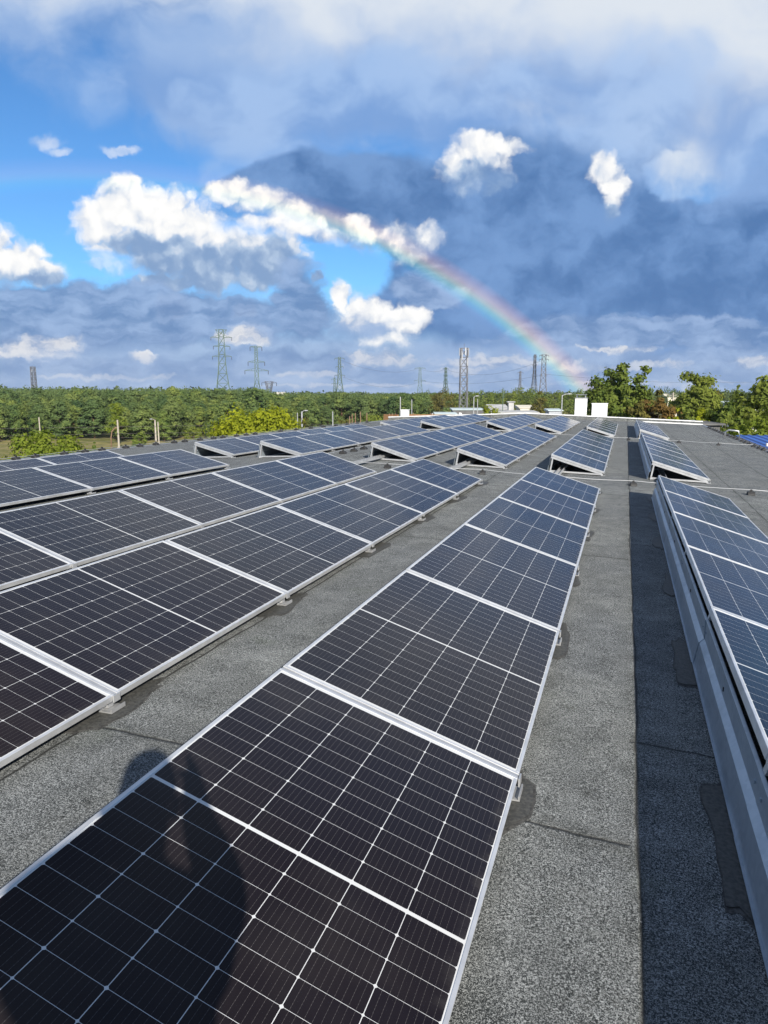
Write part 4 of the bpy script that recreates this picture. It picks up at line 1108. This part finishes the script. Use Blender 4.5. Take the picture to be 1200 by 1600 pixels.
# ------------------------------------------------------------------ buildings in the distance
M['blue_roof'] = noisy('blue_coated_sheet', (0.020, 0.105, 0.44), (0.030, 0.13, 0.50), 1.0, 0.4)
M['cream'] = noisy('cream_render', (0.68, 0.64, 0.52), (0.60, 0.56, 0.46), 0.8, 0.85)
M['pale_roof'] = noisy('pale_cyan_roof', (0.52, 0.60, 0.60), (0.45, 0.53, 0.54), 0.6, 0.6)
M['orange'] = noisy('orange_brick', (0.30, 0.15, 0.07), (0.24, 0.15, 0.06), 1.8, 0.9)
M['dark_glass'] = mat('dark_window', (0.02, 0.025, 0.03), 0.15)[0]
M['soot'] = noisy('dark_felt', (0.10, 0.10, 0.10), (0.14, 0.14, 0.14), 0.8, 0.9)
def shed(px, dist, w, dep, top_py, label, wallm, roofm, pitch=0.4, rot=0.0, nwin=0, name='shed'):
    h = zat(px, top_py, dist); root = thing(name, spot(px, dist), label, 'building', None, (0, 0, YAW+rot))
    he = h-pitch-0.1
    mb = MB(); mb.box(-w/2, w/2, -dep/2, dep/2, 0, he); mb.build('wall', M[wallm], root)
    mb = MB(); e = 0.25
    mb.add([(-w/2-e, -dep/2-e, he+0.003), (w/2+e, -dep/2-e, he+0.003), (w/2+e, dep/2+e, he+0.003), (-w/2-e, dep/2+e, he+0.003),
            (-w/2-e, -dep/2-e, he+0.12), (w/2+e, -dep/2-e, he+0.12), (w/2+e, dep/2+e, he+0.10+pitch), (-w/2-e, dep/2+e, he+0.10+pitch)],
           [(0, 1, 5, 4), (1, 2, 6, 5), (2, 3, 7, 6), (3, 0, 4, 7), (4, 5, 6, 7), (0, 3, 2, 1)])
    mb.build('roof', M[roofm], root)
    for k in range(nwin):
        x = -w/2 + w*(k+0.5)/nwin
        mb = MB(); mb.box(x-w/nwin*0.28, x+w/nwin*0.28, -dep/2-0.03, -dep/2-0.004, he*0.55, he*0.85); mb.build('window', M['dark_glass'], root)
    return root
# blue neighbour hall on the right: ribbed roof
bl = thing('blue_hall', (16.5, 31.2, 0), 'bright blue ribbed metal roof below the right roof edge', 'building')
zr = CAMZ-1.97
mb = MB(); mb.box(-11, 11, -8, 8, 0, zr-0.16); mb.build('wall', M['grey_metal'], bl)
mb = MB(); n = 60
for k in range(n):
    x0 = -11.2+22.4*k/n; x1 = x0+22.4/n
    poly = [(x0, -0.03), (x1, -0.03), (x1, 0.0), (x1-0.10, 0.0), (x1-0.13, 0.045), (x1-0.21, 0.045), (x1-0.24, 0.0), (x0, 0.0)]
    vs = [(x, -8.3, zr-0.10+zz) for x, zz in poly]+[(x, 8.3, zr-0.03+zz) for x, zz in poly]
    q = len(poly); mb.add(vs, [tuple(range(q)), tuple(range(2*q-1, q-1, -1))]+[(i, i+q, (i+1) % q+q, (i+1) % q) for i in range(q)])
mb.build('roof', M['blue_roof'], bl)
mb = MB(); mb.box(-11.2, 11.2, -8.42, -8.305, zr-0.22, zr-0.07); mb.box(-11.2, 11.2, -0.1, 0.1, zr-0.01, zr+0.10); mb.build('gutter', M['white_metal'], bl)

w_ = shed(696, 150, 4.2, 4.0, 644, 'low pale roofed workshop with slanted white end supports', 'soot', 'pale_roof', 0.3)
for s in (-1, 1):
    mb = MB(); hh = zat(696, 644, 150)
    mb.prism([(s*2.2, 0), (s*3.1, 0), (s*3.1, 0.4), (s*2.75, hh*0.97), (s*2.2, hh*0.90)] if s < 0 else [(2.2, 0), (2.7, 0), (3.4, hh*0.97), (2.9, hh*0.99)], -0.5, 0.5)
    mb.build('support', M['white_render'], w_)
mb = MB()
for (p0, p1) in ((600, 622), (638, 724)):
    a, b_ = spot(p0, 96), spot(p1, 94); hh = zat(650, 647.5, 95)
    d = (b_-a).normalized(); nrm = Vector((-d.y, d.x, 0))*0.1
    mb.add([a-nrm, b_-nrm, b_+nrm, a+nrm, a-nrm+Vector((0, 0, hh)), b_-nrm+Vector((0, 0, hh)), b_+nrm+Vector((0, 0, hh)), a+nrm+Vector((0, 0, hh))],
           [(0, 1, 5, 4), (1, 2, 6, 5), (2, 3, 7, 6), (3, 0, 4, 7), (4, 5, 6, 7), (0, 3, 2, 1)])
tag(mb.build('yard_wall', M['orange']), 'rust orange yard wall behind the far parapet', 'wall')
shed(730, 170, 7.0, 6.0, 637.5, 'long low shed with a pale cyan roof behind the phone mast', 'soot', 'pale_roof', 0.35)
shed(778, 150, 3.6, 5, 632, 'whitish gabled shed right of the yellow green shrub', 'worn_white', 'worn_white', 0.9)
shed(798.5, 140, 1.0, 1.2, 627, 'narrow whitish silo block between the pale sheds', 'worn_white', 'worn_white', 0.1, name='silo')
shed(822, 165, 3.4, 5, 633, 'small cream building behind the white sheds', 'cream', 'cream', 0.6, nwin=2)
shed(806, 130, 7.0, 5, 641.5, 'long whitish flat roofed shed just beyond the parapet', 'worn_white', 'worn_white', 0.25, nwin=6)
shed(866, 140, 2.4, 3, 638.5, 'small grey blue shed beside the pointed rusty tree', 'grey_metal', 'pale_roof', 0.3)
shed(1049, 300, 5.0, 6, 615, 'cream house with pale roof far behind the rusty shrub', 'cream', 'cream', 1.4, nwin=3, name='house')
shed(1072, 240, 3.0, 5, 620, 'tiny white house near the tall narrow tree', 'white_render', 'cream', 0.8, nwin=1, name='house')
shed(1161, 170, 6.0, 6, 627, 'white house half hidden by trees at the right', 'white_render', 'pale_roof', 1.0, nwin=3, name='house')
shed(1166, 62, 1.6, 3, 671, 'small cream hut among the bushes by the blue roof', 'cream', 'cream', 0.2, name='hut')
shed(436, 420, 6, 6, 612.5, 'tiny cream house above the pines right of the dark pylon', 'cream', 'cream', 1.0, name='house')
# dark felt roof of the next bay just past the right end of the parapet
o = shed(1091, 55, 2.0, 3.0, 657.5, 'dark felt roofed annex at the right end of the far parapet', 'soot', 'soot', 0.15)

# ------------------------------------------------------------------ the photographer, whose shadow lies on the near panel
def build_person():
    fwd = HEAD; rt = R_
    base = -fwd*0.40 + rt*0.02
    zr = roof_z(base.x)
    eye = CAMZ + 0.02
    def W(f, r, z): return Vector((0, 0, 0)) + fwd*f + rt*r + Vector((0, 0, z))
    sk = []          # (point, radius, parent)
    def add(p, r, par): sk.append((p, r, par)); return len(sk)-1
    f0 = -0.42
    hip = add(W(f0, 0.02, zr+0.83), 0.165, -1)
    wst = add(W(f0, 0.02, zr+1.00), 0.165, hip); ch = add(W(f0-0.01, 0.02, zr+1.18), 0.18, wst); sh = add(W(f0, 0.02, zr+1.32), 0.145, ch)
    nk = add(W(f0+0.03, 0.02, zr+1.41), 0.060, sh); hd0 = add(W(f0+0.06, 0.02, eye-0.03), 0.092, nk); hd1 = add(W(f0+0.055, 0.02, eye+0.075), 0.088, hd0)
    for s in (-1, 1):
        k = add(W(f0, 0.02+s*0.10, zr+0.74), 0.095, hip); kn = add(W(f0+0.03, 0.02+s*0.12, zr+0.43), 0.062, k); an = add(W(f0, 0.02+s*0.13, zr+0.09), 0.042, kn)
        add(W(f0+0.17, 0.02+s*0.15, zr+0.045), 0.040, an)
        so = add(W(f0+0.01, 0.02+s*0.19, zr+1.29), 0.095, sh); el = add(W(f0+0.15, 0.02+(0.185 if s > 0 else -0.31), CAMZ-(0.27 if s > 0 else 0.25)), 0.078, so); wr = add(W(-0.13, 0.02+s*0.075, CAMZ-0.13), 0.050, el)
        pm = add(W(-0.055, 0.01+s*0.075, CAMZ-0.065), 0.034, wr)
        for q in range(4):
            a = add(W(-0.040+0.004*q, s*0.062, CAMZ-0.018-0.021*q), 0.0095, pm); add(W(-0.012, s*0.050, CAMZ-0.016-0.022*q), 0.0085, a)
        t1 = add(W(-0.060, s*0.055, CAMZ-0.060), 0.011, pm); add(W(-0.046, s*0.028, CAMZ-0.050), 0.0095, t1)
    me = bpy.data.meshes.new('person'); o = link('person', me)
    me.from_pydata([p for p, _, _ in sk], [(q, i) for i, (_, _, q) in enumerate(sk) if q >= 0], [])
    md = o.modifiers.new('skin', 'SKIN'); md.use_smooth_shade = True
    for v, (_, r, _) in zip(me.skin_vertices[0].data, sk): v.radius = (r, r)
    me.skin_vertices[0].data[0].use_root = True
    o.modifiers.new('sub', 'SUBSURF').levels = 1; o.modifiers['sub'].render_levels = 1
    dg = bpy.context.evaluated_depsgraph_get(); new = bpy.data.meshes.new_from_object(o.evaluated_get(dg))
    o.modifiers.clear(); o.data = new; new.name = 'person'
    m, t, b = mat('person_clothes_and_skin', (0.05, 0.06, 0.09), 0.9)
    z = sepv(t, geo_pos(t))
    sk_ = (z[2].gt(zr+1.40)).max((z[2].gt(CAMZ-0.26))*(1.0))
    setin(t, b, 'Base Color', mixc(t, sk_, mixc(t, z[2].gt(zr+0.90), (0.03, 0.04, 0.07), (0.06, 0.07, 0.09)), (0.50, 0.33, 0.25)))
    new.materials.clear(); new.materials.append(m)
    tag(o, 'person in dark clothes photographing the panels, seen as a shadow', 'person')
    # hair, jacket hood, nose and ears
    hm = mat('dark_hair', (0.03, 0.022, 0.016), 0.7)[0]
    bm = bmesh.new(); bmesh.ops.create_uvsphere(bm, u_segments=20, v_segments=12, radius=1.0)
    c = W(f0+0.045, 0.02, eye+0.055)
    for v in bm.verts:
        v.co = Vector((v.co.x*0.102, v.co.y*0.112, v.co.z*0.108))
    bmesh.ops.delete(bm, geom=[v for v in bm.verts if v.co.z < -0.035 or (v.co.y > 0.06 and v.co.z < 0.03)], context='VERTS')
    bm.transform(Matrix.Translation(c) @ Matrix.Rotation(YAW, 4, 'Z'))
    hme = bpy.data.meshes.new('hair'); bm.to_mesh(hme); bm.free(); hme.materials.append(hm); link('hair', hme, o)
    fm = MB()
    fm.tube([W(f0+0.150, 0.02, eye+0.0), W(f0+0.172, 0.02, eye-0.035)], 0.013, 6, 0, 0.017)
    for s in (-1, 1): fm.tube([W(f0+0.05, 0.02+s*0.090, eye-0.03), W(f0+0.045, 0.02+s*0.104, eye+0.02)], 0.016, 6)
    fm.build('face', mat('skin', (0.50, 0.33, 0.25), 0.6)[0], o, smooth=True)
    # telephone: its lens is where the picture is taken from
    ph = MB(); mt = Matrix.Translation(-F_*0.034 - U_*0.055) @ Matrix((R_, U_, -F_)).transposed().to_4x4()
    ph.box(-0.037, 0.037, -0.08, 0.08, -0.004, 0.004, M=mt)
    tag(ph.build('phone', M['black_plastic'], None, bevel=0.002), 'dark phone held upright in both hands of the photographer', 'phone')
build_person()

# ------------------------------------------------------------------ the air itself
hb = MB(); hb.box(-2200, 2200, -600, 2200, -1.0, 62.0)
hm = bpy.data.materials.new('air'); hm.use_nodes = True; t = hm.node_tree; t.nodes.clear()
vol = t.nodes.new('ShaderNodeVolumePrincipled'); vol.inputs['Color'].default_value = (0.72, 0.84, 1.0, 1); vol.inputs['Density'].default_value = 0.00011; vol.inputs['Anisotropy'].default_value = 0.0
t.links.new(vol.outputs[0], t.nodes.new('ShaderNodeOutputMaterial').inputs['Volume'])
tag(hb.build('haze', hm), None, None, None, 'stuff')
